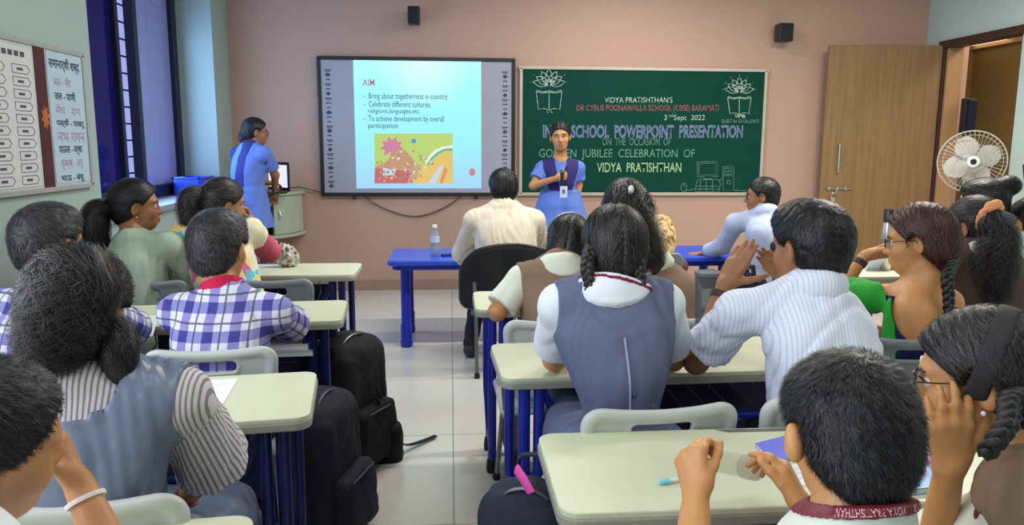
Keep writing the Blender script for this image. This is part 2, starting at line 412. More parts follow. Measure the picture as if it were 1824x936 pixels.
# ------------------------------------------------------------------ chalkboard
BX = 1.89
cb = thing('chalkboard', 'long green chalkboard covered in chalk lettering about a school event', 'chalkboard', (BX, YW, 0))
bx0, bx1, bz0, bz1 = .675-BX, 3.085-BX, .945, 2.15
s = NT('green_slate'); co = s.obj(); f = s.noise(s.scaled(co, (1.2, 1, 2.4)), 2.0, 5)
s.l(s.mix(f, lin((3, 56, 45)), lin((7, 68, 55))), s.b.inputs['Base Color']); s.set(Roughness=.75); s.b.inputs['Specular IOR Level'].default_value = .15
MB().box(((bx0+bx1)/2, -.012, (bz0+bz1)/2), (bx1-bx0, .02, bz1-bz0)).build('slate', s.m, cb)
f = MB()
for z in (bz0, bz1): f.box(((bx0+bx1)/2, -.018, z), (bx1-bx0+.05, .036, .03))
for x in (bx0, bx1): f.box((x, -.018, (bz0+bz1)/2), (.03, .036, bz1-bz0))
f.build('board_frame', mat('pale_aluminium', (188, 178, 160), .4, .2), cb, bevel=.004)
def Q(px, py): return A(px, py, 7.395) - V3(BX, YW, 0)
def chalk(nm, c):
    if nm in _mats: return _mats[nm]
    s = NT(nm); co = s.obj(); f = s.noise(co, 60, 3, .7)
    s.l(s.ramp(f, (.30, lin(tuple(v*.55 for v in c))), (.58, lin(c))), s.b.inputs['Base Color']); s.set(Roughness=.95); _mats[nm] = s.m; return s.m
CW = chalk('white_chalk', (206, 226, 208)); CG = chalk('soft_green_chalk', (120, 178, 150)); CV = chalk('violet_chalk', (120, 118, 182)); CR = chalk('red_chalk', (160, 92, 96)); CY_ = chalk('pale_green_chalk', (176, 214, 156)); CGr = chalk('thin_chalk', (128, 170, 152))
def ctext(body, xa, ya, xb, yb, m, bold=.0, lift=0.0):
    a, b = Q(xa, yb), Q(xb, ya); c = Q(xb, yb); ex = unit(c-a); ex[1] = 0
    text('chalk_line', body, (a[0], -.0235-lift, a[2]), ex, EZ, b[0]-a[0], (b[2]-c[2]), m, cb, bold)
ctext("VIDYA PRATISHTHAN'S", 1077, 173, 1198, 183, CW, -.006)
ctext('DR CYRUS POONAWALLA SCHOOL (CBSE) BARAMATI', 1027, 187, 1281, 201, CR, .012)
ctext('3   Sept  2022', 1183, 205, 1256, 217, CW, -.006)
ctext('rd', 1192, 203, 1199, 209, CW, -.004)
ctext('INTER-SCHOOL  POWERPOINT  PRESENTATION', 967, 223, 1324, 246, CGr, .032)
ctext('INTER-SCHOOL  POWERPOINT  PRESENTATION', 968, 224, 1323, 245, CV, .008, .0006)
ctext('ON  THE  OCCASION  OF', 1073, 246, 1195, 259, CGr, -.01)
ctext('GOLDEN  JUBILEE  CELEBRATION  OF', 960, 266, 1238, 285, CG, -.004)
ctext('VIDYA  PRATISHTHAN', 1063, 290, 1214, 307, CY_, .012)
ctext('QUEST for EXCELLENCE', 1285, 213, 1352, 220, CGr, -.004)
def strokes(name, lines, m, r=.0035):
    b = MB()
    for ln in lines:
        b.tube([(Q(x, y)[0], -.0235, Q(x, y)[2]) for x, y in ln], r, 4, flat=1)
    return b.build(name, m, cb)
def emblem(cx, cy, k):
    L = []
    def pt(x, y): return (cx+x*k, cy+y*k)
    def petal(bx, by, ang, ln, wd):
        c, s_ = math.cos(ang), math.sin(ang); out = []
        for t in np.linspace(0, 1, 9): out.append((t*ln, wd*math.sin(PI*t)))
        out += [(t*ln, -wd*math.sin(PI*t)) for t in np.linspace(1, 0, 9)]
        return [pt(bx+x*c-y*s_, by+x*s_+y*c) for x, y in out]
    for a, ln in ((-90, 28), (-60, 27), (-120, 27), (-32, 27), (-148, 27), (-10, 29), (-170, 29)): L.append(petal(0, -10, math.radians(a), ln, 6))
    for a in (-75, -105, -45, -135): L.append(petal(0, -10, math.radians(a), 17, 4))
    for a in (-90, -60, -120, -32, -148, -8, -172): L.append([pt(31*math.cos(math.radians(a)), -10+31*math.sin(math.radians(a))), pt(33*math.cos(math.radians(a)), -10+33*math.sin(math.radians(a)))])
    L.append([pt(-22, 0), pt(-11, 3), pt(0, 1), pt(11, 3), pt(22, 0)])
    L.append([pt(-23, 2), pt(-19, 34), pt(-9, 32), pt(0, 36), pt(9, 32), pt(19, 34), pt(23, 2)])
    L.append([pt(-23, 2), pt(-12, 5), pt(0, 3), pt(12, 5), pt(23, 2)]); L.append([pt(0, 3), pt(0, 36)])
    L.append([pt(-4, 38), pt(-1, 40)]); L.append([pt(3, 38), pt(6, 40)])
    strokes('emblem_drawing', L, CW, .0034)
emblem(978, 161, 1.0); emblem(1317, 172, .90)
ctext('VPB', 1308, 204, 1328, 210, CW, .0)
R_ = lambda a, b, c, d: [(a, b), (c, b), (c, d), (a, d), (a, b)]
strokes('computer_drawing', [R_(1242, 288, 1278, 315), R_(1245, 291, 1275, 312), R_(1254, 315, 1268, 319), [(1240, 328), (1244, 320), (1280, 320), (1284, 328), (1280, 342), (1238, 342), (1240, 328)], [(1240, 332), (1282, 332)], [(1240, 337), (1282, 337)], [(1248, 321), (1247, 341)], [(1258, 321), (1258, 341)], [(1269, 321), (1270, 341)],
    R_(1288, 297, 1307, 339), [(1290, 313), (1305, 313)], R_(1291, 300, 1304, 304), R_(1291, 306, 1304, 310), [(1286, 318), (1280, 325)], [(1308, 339), (1330, 340)],
    [(1218+5*math.cos(a), 334+8*math.sin(a)) for a in np.linspace(0, 2*PI, 13)], [(1218, 326), (1218, 334)], [(1222, 340), (1232, 338), (1240, 336)], [(1295, 322), (1301, 322), (1301, 328), (1295, 328), (1295, 322)]], CGr, .003)

# ------------------------------------------------------------------ wall fittings
for (px0, py0, px1, py1, lab) in ((727, 13, 748, 44, 'small black wall speaker high above the interactive whiteboard'), (1382, 43, 1409, 75, 'small black wall speaker high above the chalkboard corner near the door')):
    a, b = A(px0, py1, 7.3), A(px1, py0, 7.3); sp = thing('wall_speaker', lab, 'speaker', ((a[0]+b[0])/2, YW, (a[2]+b[2])/2), group='wall speakers')
    wd, ht = b[0]-a[0], b[2]-a[2]
    MB().box((0, -.13, 0), (wd, .13, ht)).build('speaker_body', BLACK, sp, bevel=.012)
    MB().box((0, -.199, 0), (wd*.84, .008, ht*.88)).build('speaker_grille', mat('speaker_cloth', (30, 31, 36), .9, bump=.6, bs=500), sp)
    MB().tube([(0, -.07, 0), (0, 0, -.02)], .015, 8).box((0, -.005, -.02), (.06, .01, .08)).build('bracket', BLACK, sp)
def wall_cable(name, lab, pts, m, r=.006):
    q = spline([A(x, y, Y) for x, y, Y in pts], 30); tag(MB().tube(q, r, 6).build(name, m, None, True), lab, 'cable')
CAB = mat('brown_cable', (70, 58, 46), .6)
wall_cable('power_cable', 'thin cable drooping in a curve below the interactive whiteboard', [(640, 343, 7.38), (680, 370, 7.4), (738, 386, 7.4), (790, 371, 7.4), (825, 346, 7.38)], CAB)
wall_cable('screen_cable', 'thin cable running along the wall from the corner cabinet to the whiteboard', [(516, 335, 7.3), (535, 334, 7.36), (560, 340, 7.39), (580, 345, 7.39)], CAB)
# corner cabinet with laptop
cc = thing('corner_cabinet', 'pale grey-green quarter-round wall cabinet in the front corner', 'cabinet', (XL, YW, 0))
PG = mat('pale_green_laminate', (168, 180, 160), .45)
r = .66; qa = [(r*math.cos(a), -r*math.sin(a)) for a in np.linspace(.12, PI/2, 14)]
out = [(0.0, -.005), (.0, -r)]+qa[::-1][1:]+[(r, -.005)]
MB().prism(out, .57, .60).build('shelf_board', PG, cc, bevel=.004); MB().prism(out, .955, .985).build('cabinet_top', PG, cc, bevel=.004)
qi = [((r-.02)*math.cos(a), -(r-.02)*math.sin(a)) for a in np.linspace(.10, .78, 10)]
MB().prism(qi+[((r-.05)*math.cos(a), -(r-.05)*math.sin(a)) for a in np.linspace(.78, .10, 10)], .605, .95).build('curved_door', PG, cc, smooth=True)
qi = [((r-.02)*math.cos(a), -(r-.02)*math.sin(a)) for a in np.linspace(.9, 1.5, 10)]
MB().prism(qi+[((r-.05)*math.cos(a), -(r-.05)*math.sin(a)) for a in np.linspace(1.5, .9, 10)], .605, .95).build('curved_door', PG, cc, smooth=True)
MB().box((.2, -.2, .775), (.38, .38, .34)).build('cabinet_shade_block', mat('cabinet_inner_shade', (32, 32, 38), .7), cc)  # dark block standing in for the shade behind the door gap
MB().tube([((r-.01)*math.cos(.7), -(r-.01)*math.sin(.7), .74), ((r+.008)*math.cos(.7), -(r+.008)*math.sin(.7), .78), ((r-.01)*math.cos(.7), -(r-.01)*math.sin(.7), .82)], .006, 6).build('cabinet_handle', STEEL, cc)
ca = A(500, 337, 7.12)
lt = thing('laptop', 'black laptop with a bright white screen on the corner cabinet', 'laptop', (ca[0]-.02, 7.02, .985), math.radians(-48))
MB().box((0, -.11, .012), (.36, .24, .022)).build('keyboard_base', BLACK, lt, bevel=.004)
MB().box((0, .03, .145), (.37, .014, .26)).build('screen_lid', BLACK, lt, bevel=.004)
MB().box((0, .022, .15), (.325, .003, .20)).build('screen', emis('laptop_screen', (232, 232, 244), .9), lt)
# blue tray on the sill
tr = thing('plastic_tray', 'bright blue plastic tray standing on the far end of the window sill', 'tray', (-2.2, 6.72, .995))
out = rrect(.22, .36, .03)
MB().prism(out, 0, .012).build('tray_bottom', mat('bright_blue_plastic', (36, 76, 208), .3), tr)
b = MB()
for (x, y, sx, sy) in ((-.105, 0, .01, .34), (.105, 0, .01, .34), (0, -.175, .2, .01), (0, .175, .2, .01)): b.box((x, y, .07), (sx, sy, .13))
b.build('tray_side', mat('bright_blue_plastic', (36, 76, 208), .3), tr, bevel=.004)
MB().box((-.105, 0, .14), (.03, .38, .012)).box((.105, 0, .14), (.03, .38, .012)).box((0, -.18, .14), (.24, .02, .012)).box((0, .18, .14), (.24, .02, .012)).build('tray_rim', mat('bright_blue_plastic', (36, 76, 208), .3), tr, bevel=.003)

# ------------------------------------------------------------------ notice board on the left wall
nb = thing('notice_board', 'white notice board with maroon stripe and handwritten word lists on the side wall', 'notice board', (XL, 4.0, 0))
def LP(y, z, d=.0): return (d, y-4.0, z)
y0, y1, z0, z1 = 3.1, 4.49, 1.19, 1.905
MB().box(LP((y0+y1)/2, (z0+z1)/2, .01), (.02, y1-y0, z1-z0)).build('board_back', mat('board_white', (190, 196, 200), .5), nb)
f = MB()
for z in (z0, z1): f.box(LP((y0+y1)/2, z, .014), (.028, y1-y0+.03, .025))
for y in (y0, y1): f.box(LP(y, (z0+z1)/2, .014), (.028, .025, z1-z0))
f.build('board_frame', mat('grey_trim', (172, 176, 172), .4, .3), nb, bevel=.003)
MB().box(LP(3.55, 1.545, .022), (.003, .82, .66)).build('chart_paper', mat('chart_white', (206, 206, 208), .7, var=.03), nb)
MB().box(LP(4.035, 1.55, .0225), (.003, .10, .70)).build('maroon_stripe', mat('maroon_paper', (74, 30, 42), .8), nb)
MB().box(LP(4.285, 1.55, .022), (.003, .37, .67)).build('list_paper', mat('list_blue_white', (176, 198, 214), .7, var=.03), nb)
st = [(.045*(1 if k % 2 == 0 else .5)*math.cos(k*PI/8+.2), .07*(1 if k % 2 == 0 else .55)*math.sin(k*PI/8+.2)) for k in range(16)]
MB().prism(st, 0, .003, (LP(4.04, 1.55, .024), V3(0, 1, 0), EZ, V3(1, 0, 0))).build('paper_star', mat('orange_paper', (178, 96, 46), .8), nb)
b = MB()
for col in range(3):
    for k in range(10):
        yy = 3.86-.21*col; zz = 1.77-k*.058; wdt = .15
        pts = [(yy-wdt/2, zz+.02), (yy+wdt/2-.02, zz+.02), (yy+wdt/2, zz), (yy+wdt/2-.02, zz-.02), (yy-wdt/2, zz-.02), (yy-wdt/2, zz+.02)]
        b.tube([LP(p, q, .0242) for p, q in pts], .0016, 4)
        b.box(LP(yy-.01, zz, .0242), (.001, .05, .012))
for k in range(7): b.box(LP(3.88-k*.05, 1.84, .0242), (.001, .035, .024))
b.build('chart_drawing', mat('pencil_ink', (76, 76, 88), .7), nb)
INKS = (mat('navy_ink', (40, 50, 78), .7), mat('mauve_ink', (168, 136, 168), .7))
for k, (word, c, y_, wd) in enumerate((('समानार्थी शब्द', 0, 4.12, .32), ('जल - नीर', 1, 4.15, .18), ('जल - पाणी', 0, 4.15, .22), ('मेघ   ढग', 1, 4.15, .26), ('पक्षी - पाखरू', 0, 4.15, .30), ('नभ गगन', 1, 4.15, .29), ('पाऊस - वर्षा', 0, 4.15, .25), ('वृक्ष   तरू', 1, 4.16, .24), ('भाऊ - बंधू', 0, 4.15, .25))):
    hh = .075 if k == 0 else .05
    text('ink_writing', word, LP(y_, 1.79-k*.072, .0246), V3(0, 1, 0), EZ, wd, hh, INKS[c], nb, .012 if c == 0 else 0)

# doorway clutter in the corridor
a, b = A(1690, 237, 6.35), A(1722, 175, 6.35)
e = thing('fuse_box', 'tall narrow black box fixed beside the doorway above the fan', 'box', (4.91, 7.0, 0))
zlo = A(1700, 237, 6.95)[2]; zhi = A(1700, 175, 6.95)[2]
MB().box((-.02, -.04, (zlo+zhi)/2), (.10, .07, zhi-zlo)).build('box_body', BLACK, e, bevel=.006)
MB().box((.0, -.08, (zlo+zhi)/2), (.08, .012, (zhi-zlo)*.9)).build('box_cover', mat('blue_black', (28, 32, 52), .3), e, bevel=.004)
tl = thing('corridor_tube_light', 'white tube light on the peach beam seen through the doorway', 'lamp', tuple(CAM+(A(1762, 70, 5.0)-CAM)*(6.2/(A(1762, 70, 5.0)-CAM)[0])))
MB().box((0, 0, 0), (.05, .62, .07)).build('light_body', emis('corridor_tube', (250, 238, 206), 1.6), tl)
MB().box((0, .33, 0), (.06, .05, .08)).box((0, -.33, 0), (.06, .05, .08)).build('end_cap', mat('white_plastic', (220, 220, 216), .4), tl)
for i, (x, y) in enumerate(TUBES):
    t_ = thing('tube_light', 'long white tube light fixed to the ceiling', 'lamp', (x, y, 3.2), group='ceiling tube lights') if i == 0 else dup(t0, (x, y, 3.2), 0)
    if i == 0:
        t0 = t_
        MB().box((0, 0, -.03), (1.25, .06, .06)).build('light_body', mat('white_plastic', (220, 220, 216), .4), t0, bevel=.004)
        MB().tube([(-.6, 0, -.075), (.6, 0, -.075)], .016, 10).build('tube', emis('tube_glow', (255, 248, 236), 2.5), t0)
wcab = spline([(XR-.01, 5.95, 1.28), (XR-.012, 5.9, 1.1), (XR-.012, 5.86, .92), (XR-.012, 5.88, .6)], 20)
tag(MB().tube(wcab, .007, 6).build('black_cable', BLACK, None, True), 'thin black cable hanging down the pale wall right of the doorway', 'cable')
# ------------------------------------------------------------------ smooth solids: distance fields meshed by surface nets
def smin(a, b, k):
    if k <= 0: return np.minimum(a, b)
    h = np.maximum(k-np.abs(a-b), 0)/k
    return np.minimum(a, b)-h*h*k*.25
class Cap:
    def __init__(s, a, b, ra, rb=None, k=.025):
        s.a, s.b, s.ra, s.rb, s.k = np.array(a, np.float32), np.array(b, np.float32), ra, (ra if rb is None else rb), k
    def bb(s): r = max(s.ra, s.rb); return np.minimum(s.a, s.b)-r, np.maximum(s.a, s.b)+r
    def d(s, X, Y, Z):
        ab = s.b-s.a; L = float(ab@ab)+1e-9
        x, y, z = X-s.a[0], Y-s.a[1], Z-s.a[2]
        t = np.clip((x*ab[0]+y*ab[1]+z*ab[2])/L, 0, 1)
        return np.sqrt((x-t*ab[0])**2+(y-t*ab[1])**2+(z-t*ab[2])**2)-(s.ra+(s.rb-s.ra)*t)
    def tpar(s, X, Y, Z):
        ab = s.b-s.a; return ((X-s.a[0])*ab[0]+(Y-s.a[1])*ab[1]+(Z-s.a[2])*ab[2])/(float(ab@ab)+1e-9)
class Ell:
    def __init__(s, c, r, R=None, k=.02):
        s.c, s.r, s.k = np.array(c, np.float32), np.array(r, np.float32), k; s.R = np.eye(3, dtype=np.float32) if R is None else np.array(R, np.float32)
    def bb(s): m = np.abs(s.R) @ s.r; return s.c-m, s.c+m
    def d(s, X, Y, Z):
        x, y, z = X-s.c[0], Y-s.c[1], Z-s.c[2]; R, r = s.R, s.r
        u = (x*R[0, 0]+y*R[1, 0]+z*R[2, 0]); v = (x*R[0, 1]+y*R[1, 1]+z*R[2, 1]); w_ = (x*R[0, 2]+y*R[1, 2]+z*R[2, 2])
        k0 = np.sqrt((u/r[0])**2+(v/r[1])**2+(w_/r[2])**2); k1 = np.sqrt((u/r[0]**2)**2+(v/r[1]**2)**2+(w_/r[2]**2)**2)+1e-9
        return k0*(k0-1)/k1
class Box:
    def __init__(s, c, half, r, R=None, k=.01):
        s.c, s.h, s.r_, s.k = np.array(c, np.float32), np.array(half, np.float32), r, k; s.R = np.eye(3, dtype=np.float32) if R is None else np.array(R, np.float32)
    def bb(s): m = np.abs(s.R) @ s.h; return s.c-m, s.c+m
    def d(s, X, Y, Z):
        x, y, z = X-s.c[0], Y-s.c[1], Z-s.c[2]; R = s.R; q = []
        for j in range(3): q.append(np.abs(x*R[0, j]+y*R[1, j]+z*R[2, j])-(s.h[j]-s.r_))
        return np.sqrt(sum(np.maximum(v, 0)**2 for v in q))+np.minimum(np.maximum(np.maximum(q[0], q[1]), q[2]), 0)-s.r_
class Loft:
    "body of oval cross-sections along a spine; a, b half width and half depth, lat the sideways axis"
    def __init__(s, pts, a, b, lat, n=2.3, k=.02):
        P0 = np.array(pts, float); m = 48; T = np.linspace(0, len(P0)-1, m)
        C_ = spline(P0, m); s.A = unit(P0[-1]-P0[0]); s.o = P0[0]; s.L = float((P0[-1]-P0[0])@s.A)
        sv = (C_-s.o)@s.A; od = np.argsort(sv); s.s = sv[od]; s.C = C_[od]
        aa = spline(np.array([[v, 0, 0] for v in a]), m)[:, 0]; bb_ = spline(np.array([[v, 0, 0] for v in b]), m)[:, 0]
        s.a = aa[od]; s.b = bb_[od]; s.lat = unit(np.array(lat)-s.A*(np.array(lat)@s.A)); s.fw = np.cross(s.A, s.lat); s.n = n; s.k = k
    def bb(s):
        m = max(s.a.max(), s.b.max()); return (s.C.min(0)-m).astype(np.float32), (s.C.max(0)+m).astype(np.float32)
    def d(s, X, Y, Z):
        o = s.o; t = (X-o[0])*s.A[0]+(Y-o[1])*s.A[1]+(Z-o[2])*s.A[2]; sh = np.broadcast(X, Y, Z).shape
        t = np.broadcast_to(t, sh).astype(np.float32); tc = t.ravel()
        ip = lambda arr: np.interp(tc, s.s, arr).reshape(sh).astype(np.float32)
        cx, cy, cz = ip(s.C[:, 0]), ip(s.C[:, 1]), ip(s.C[:, 2]); a, b = ip(s.a), ip(s.b)
        qx, qy, qz = X-cx, Y-cy, Z-cz
        u = np.abs(qx*s.lat[0]+qy*s.lat[1]+qz*s.lat[2])/a; v = np.abs(qx*s.fw[0]+qy*s.fw[1]+qz*s.fw[2])/b
        k0 = (u**s.n+v**s.n)**(1/s.n)+1e-6; g = np.sqrt((u/k0/a)**2+(v/k0/b)**2)+1e-6
        dd = (k0-1)/g
        dz = np.maximum(s.s[0]-t, t-s.s[-1])
        return np.where(dz > 0, np.sqrt(np.maximum(dd, 0)**2+dz**2)+np.minimum(dd, 0)*.0, np.maximum(dd, dz))
class Fld:
    def __init__(s, lo, hi, h):
        s.h = h; s.lo = np.array(lo, np.float32); n = np.ceil((np.array(hi)-s.lo)/h).astype(int)+1
        s.n = n; s.f = np.full(n, 1.0, np.float32)
        s.ax = [s.lo[i]+h*np.arange(n[i], dtype=np.float32) for i in range(3)]
    def like(s):
        g = Fld.__new__(Fld); g.h, g.lo, g.n, g.ax = s.h, s.lo, s.n, s.ax; g.f = np.full(s.n, 1.0, np.float32); return g
    def sub(s, lo, hi):
        i0 = np.maximum(np.floor((np.array(lo)-s.lo)/s.h).astype(int), 0); i1 = np.minimum(np.ceil((np.array(hi)-s.lo)/s.h).astype(int)+1, s.n)
        if (i1 <= i0).any(): return None
        sl = tuple(slice(a, b) for a, b in zip(i0, i1))
        return sl, s.ax[0][sl[0]][:, None, None], s.ax[1][sl[1]][None, :, None], s.ax[2][sl[2]][None, None, :]
    def add(s, p, off=0.0, k=None):
        k = p.k if k is None else k; lo, hi = p.bb(); m = abs(off)+k+3*s.h; q = s.sub(lo-m, hi+m)
        if q is None: return s
        sl, X, Y, Z = q; s.f[sl] = smin(s.f[sl], p.d(X, Y, Z)-off, k); return s
    def cut(s, p, off=0.0, k=.004):
        lo, hi = p.bb(); m = abs(off)+k+3*s.h; q = s.sub(lo-m, hi+m)
        if q is None: return s
        sl, X, Y, Z = q; s.f[sl] = -smin(-s.f[sl], p.d(X, Y, Z)-off, k); return s
    def keep(s, p, off=0.0):
        X, Y, Z = s.ax[0][:, None, None], s.ax[1][None, :, None], s.ax[2][None, None, :]
        s.f = np.maximum(s.f, p.d(X, Y, Z)-off); return s
    def plane(s, p, n, k=.004):
        "remove what lies on the side n points to"
        X, Y, Z = s.ax[0][:, None, None], s.ax[1][None, :, None], s.ax[2][None, None, :]; n = unit(n)
        s.f = -smin(-s.f, -((X-p[0])*n[0]+(Y-p[1])*n[1]+(Z-p[2])*n[2]).astype(np.float32), k); return s
    def ripple(s, amp, sc=(14, 14, 7), seed=0, octs=3):
        "cloth folds: wandering ridges"
        idx = np.nonzero(np.abs(s.f) < .035); P = np.stack([s.ax[i][idx[i]] for i in range(3)], 1)
        s.f[idx] += amp*folds(P, sc, seed, octs); return s
    def samp(s, P):
        q = (np.asarray(P)-s.lo)/s.h; q = np.clip(q, 0, s.n-1.001); i = q.astype(int); f = q-i; out = 0
        for dx in (0, 1):
            for dy in (0, 1):
                for dz in (0, 1):
                    wgt = (f[:, 0] if dx else 1-f[:, 0])*(f[:, 1] if dy else 1-f[:, 1])*(f[:, 2] if dz else 1-f[:, 2])
                    out = out+wgt*s.f[i[:, 0]+dx, i[:, 1]+dy, i[:, 2]+dz]
        return out
    def grad(s, P):
        e = s.h; g = np.stack([s.samp(P+d)-s.samp(P-d) for d in np.eye(3)*e], 1)
        return g/(np.linalg.norm(g, axis=1, keepdims=True)+1e-9)
    def mesh(s):
        f = s.f; h = s.h; ins = f < 0; c = [slice(None, -1), slice(1, None)]
        cnt = np.zeros(tuple(s.n-1), np.int8)
        for dx in c:
            for dy in c:
                for dz in c: cnt += ins[dx, dy, dz]
        act = (cnt > 0) & (cnt < 8); ci = np.argwhere(act); idx = np.full(act.shape, -1, np.int64); idx[act] = np.arange(len(ci))
        acc = np.zeros((len(ci), 3)); num = np.zeros(len(ci))
        cor = [(0, 0, 0), (1, 0, 0), (0, 1, 0), (1, 1, 0), (0, 0, 1), (1, 0, 1), (0, 1, 1), (1, 1, 1)]
        val = [f[ci[:, 0]+a, ci[:, 1]+b, ci[:, 2]+d] for a, b, d in cor]
        for i, j in ((0, 1), (2, 3), (4, 5), (6, 7), (0, 2), (1, 3), (4, 6), (5, 7), (0, 4), (1, 5), (2, 6), (3, 7)):
            m = (val[i] < 0) != (val[j] < 0); t = np.where(m, val[i]/(val[i]-val[j]+1e-12), 0)
            p = np.array(cor[i])+t[:, None]*(np.array(cor[j])-np.array(cor[i])); acc += p*m[:, None]; num += m
        V = (ci+acc/np.maximum(num, 1)[:, None])*h+s.lo; Q_ = []
        for ax in range(3):
            a, b = [d for d in range(3) if d != ax]
            sl0 = [slice(1, -1)]*3; sl0[ax] = slice(0, -1); sl1 = [slice(1, -1)]*3; sl1[ax] = slice(1, None)
            f0, f1 = ins[tuple(sl0)], ins[tuple(sl1)]; e = np.argwhere(f0 != f1)
            if not len(e): continue
            flip = f0[tuple(e.T)]; off = np.array([1, 1, 1]); off[ax] = 0; e = e+off
            def at(da, db): q = e.copy(); q[:, a] += da; q[:, b] += db; return idx[tuple(q.T)]
            q = np.stack([at(-1, -1), at(0, -1), at(0, 0), at(-1, 0)], 1)
            if ax == 1: flip = ~flip
            q[~flip] = q[~flip][:, ::-1]; Q_.append(q)
        return V, np.concatenate(Q_) if Q_ else np.zeros((0, 4), int)
_rs = np.random.RandomState(11); _W = _rs.normal(size=(24, 3)); _PH = _rs.uniform(0, 6.28, 24)
def folds(P, sc=(14, 14, 7), seed=0, octs=3):
    P = P*np.array(sc); out = 0; amp = 1.0
    for o in range(octs):
        j = (seed*5+o*4) % 20
        wv = np.sin(P@_W[j]*.7+_PH[j]+seed)+np.sin(P@_W[j+1]*.6+_PH[j+1])
        out = out+amp*(1-np.abs(np.sin(P@_W[j+2]*.9+_PH[j+2]+1.3*wv+seed*1.7))*2+.3); P = P*1.9; amp *= .5
    return (out/1.75).astype(np.float32)
def np_mesh(name, V, Fc, m, parent=None, smooth=True, origin=(0, 0, 0), uv=None):
    me = D.meshes.new(name); n, k = len(V), Fc.shape[1]
    me.vertices.add(n); me.vertices.foreach_set('co', (np.asarray(V)-np.array(origin)).astype(np.float32).ravel())
    me.loops.add(len(Fc)*k); me.loops.foreach_set('vertex_index', Fc.astype(np.int32).ravel())
    me.polygons.add(len(Fc)); me.polygons.foreach_set('loop_start', np.arange(0, len(Fc)*k, k, dtype=np.int32))
    try: me.polygons.foreach_set('loop_total', np.full(len(Fc), k, np.int32))
    except Exception: pass
    me.update(calc_edges=True)
    if uv is not None:
        at_ = me.attributes.new('cuv', 'FLOAT_VECTOR', 'POINT'); at_.data.foreach_set('vector', np.asarray(uv, np.float32).ravel())
    return link(name, me, m, parent, smooth)
def relax(V, Q_, it=2, lam=.5):
    for _ in range(it):
        acc = np.zeros_like(V); n = np.zeros(len(V))
        for a in range(4):
            b = (a+1) % 4
            np.add.at(acc, Q_[:, a], V[Q_[:, b]]); np.add.at(n, Q_[:, a], 1); np.add.at(acc, Q_[:, b], V[Q_[:, a]]); np.add.at(n, Q_[:, b], 1)
        V = V+lam*(acc/np.maximum(n, 1)[:, None]-V)
    return V
def solid(name, prims, h, m, parent=None, origin=(0, 0, 0), cuts=(), rip=None, it=1, uvf=None, smooth=True, label=None):
    "mesh of a union of rounded prims"
    lo = np.min([p.bb()[0] for p in prims], 0)-.02-3*h; hi = np.max([p.bb()[1] for p in prims], 0)+.02+3*h
    F_ = Fld(lo, hi, h)
    for p in prims: F_.add(p)
    for p in cuts: F_.cut(p)
    if rip: F_.ripple(*rip)
    V, Q_ = F_.mesh(); V = relax(V, Q_, it)
    o = np_mesh(name, V, Q_, m, parent, smooth, origin, uvf(V) if uvf else None)
    if label: o['label'] = label
    return o
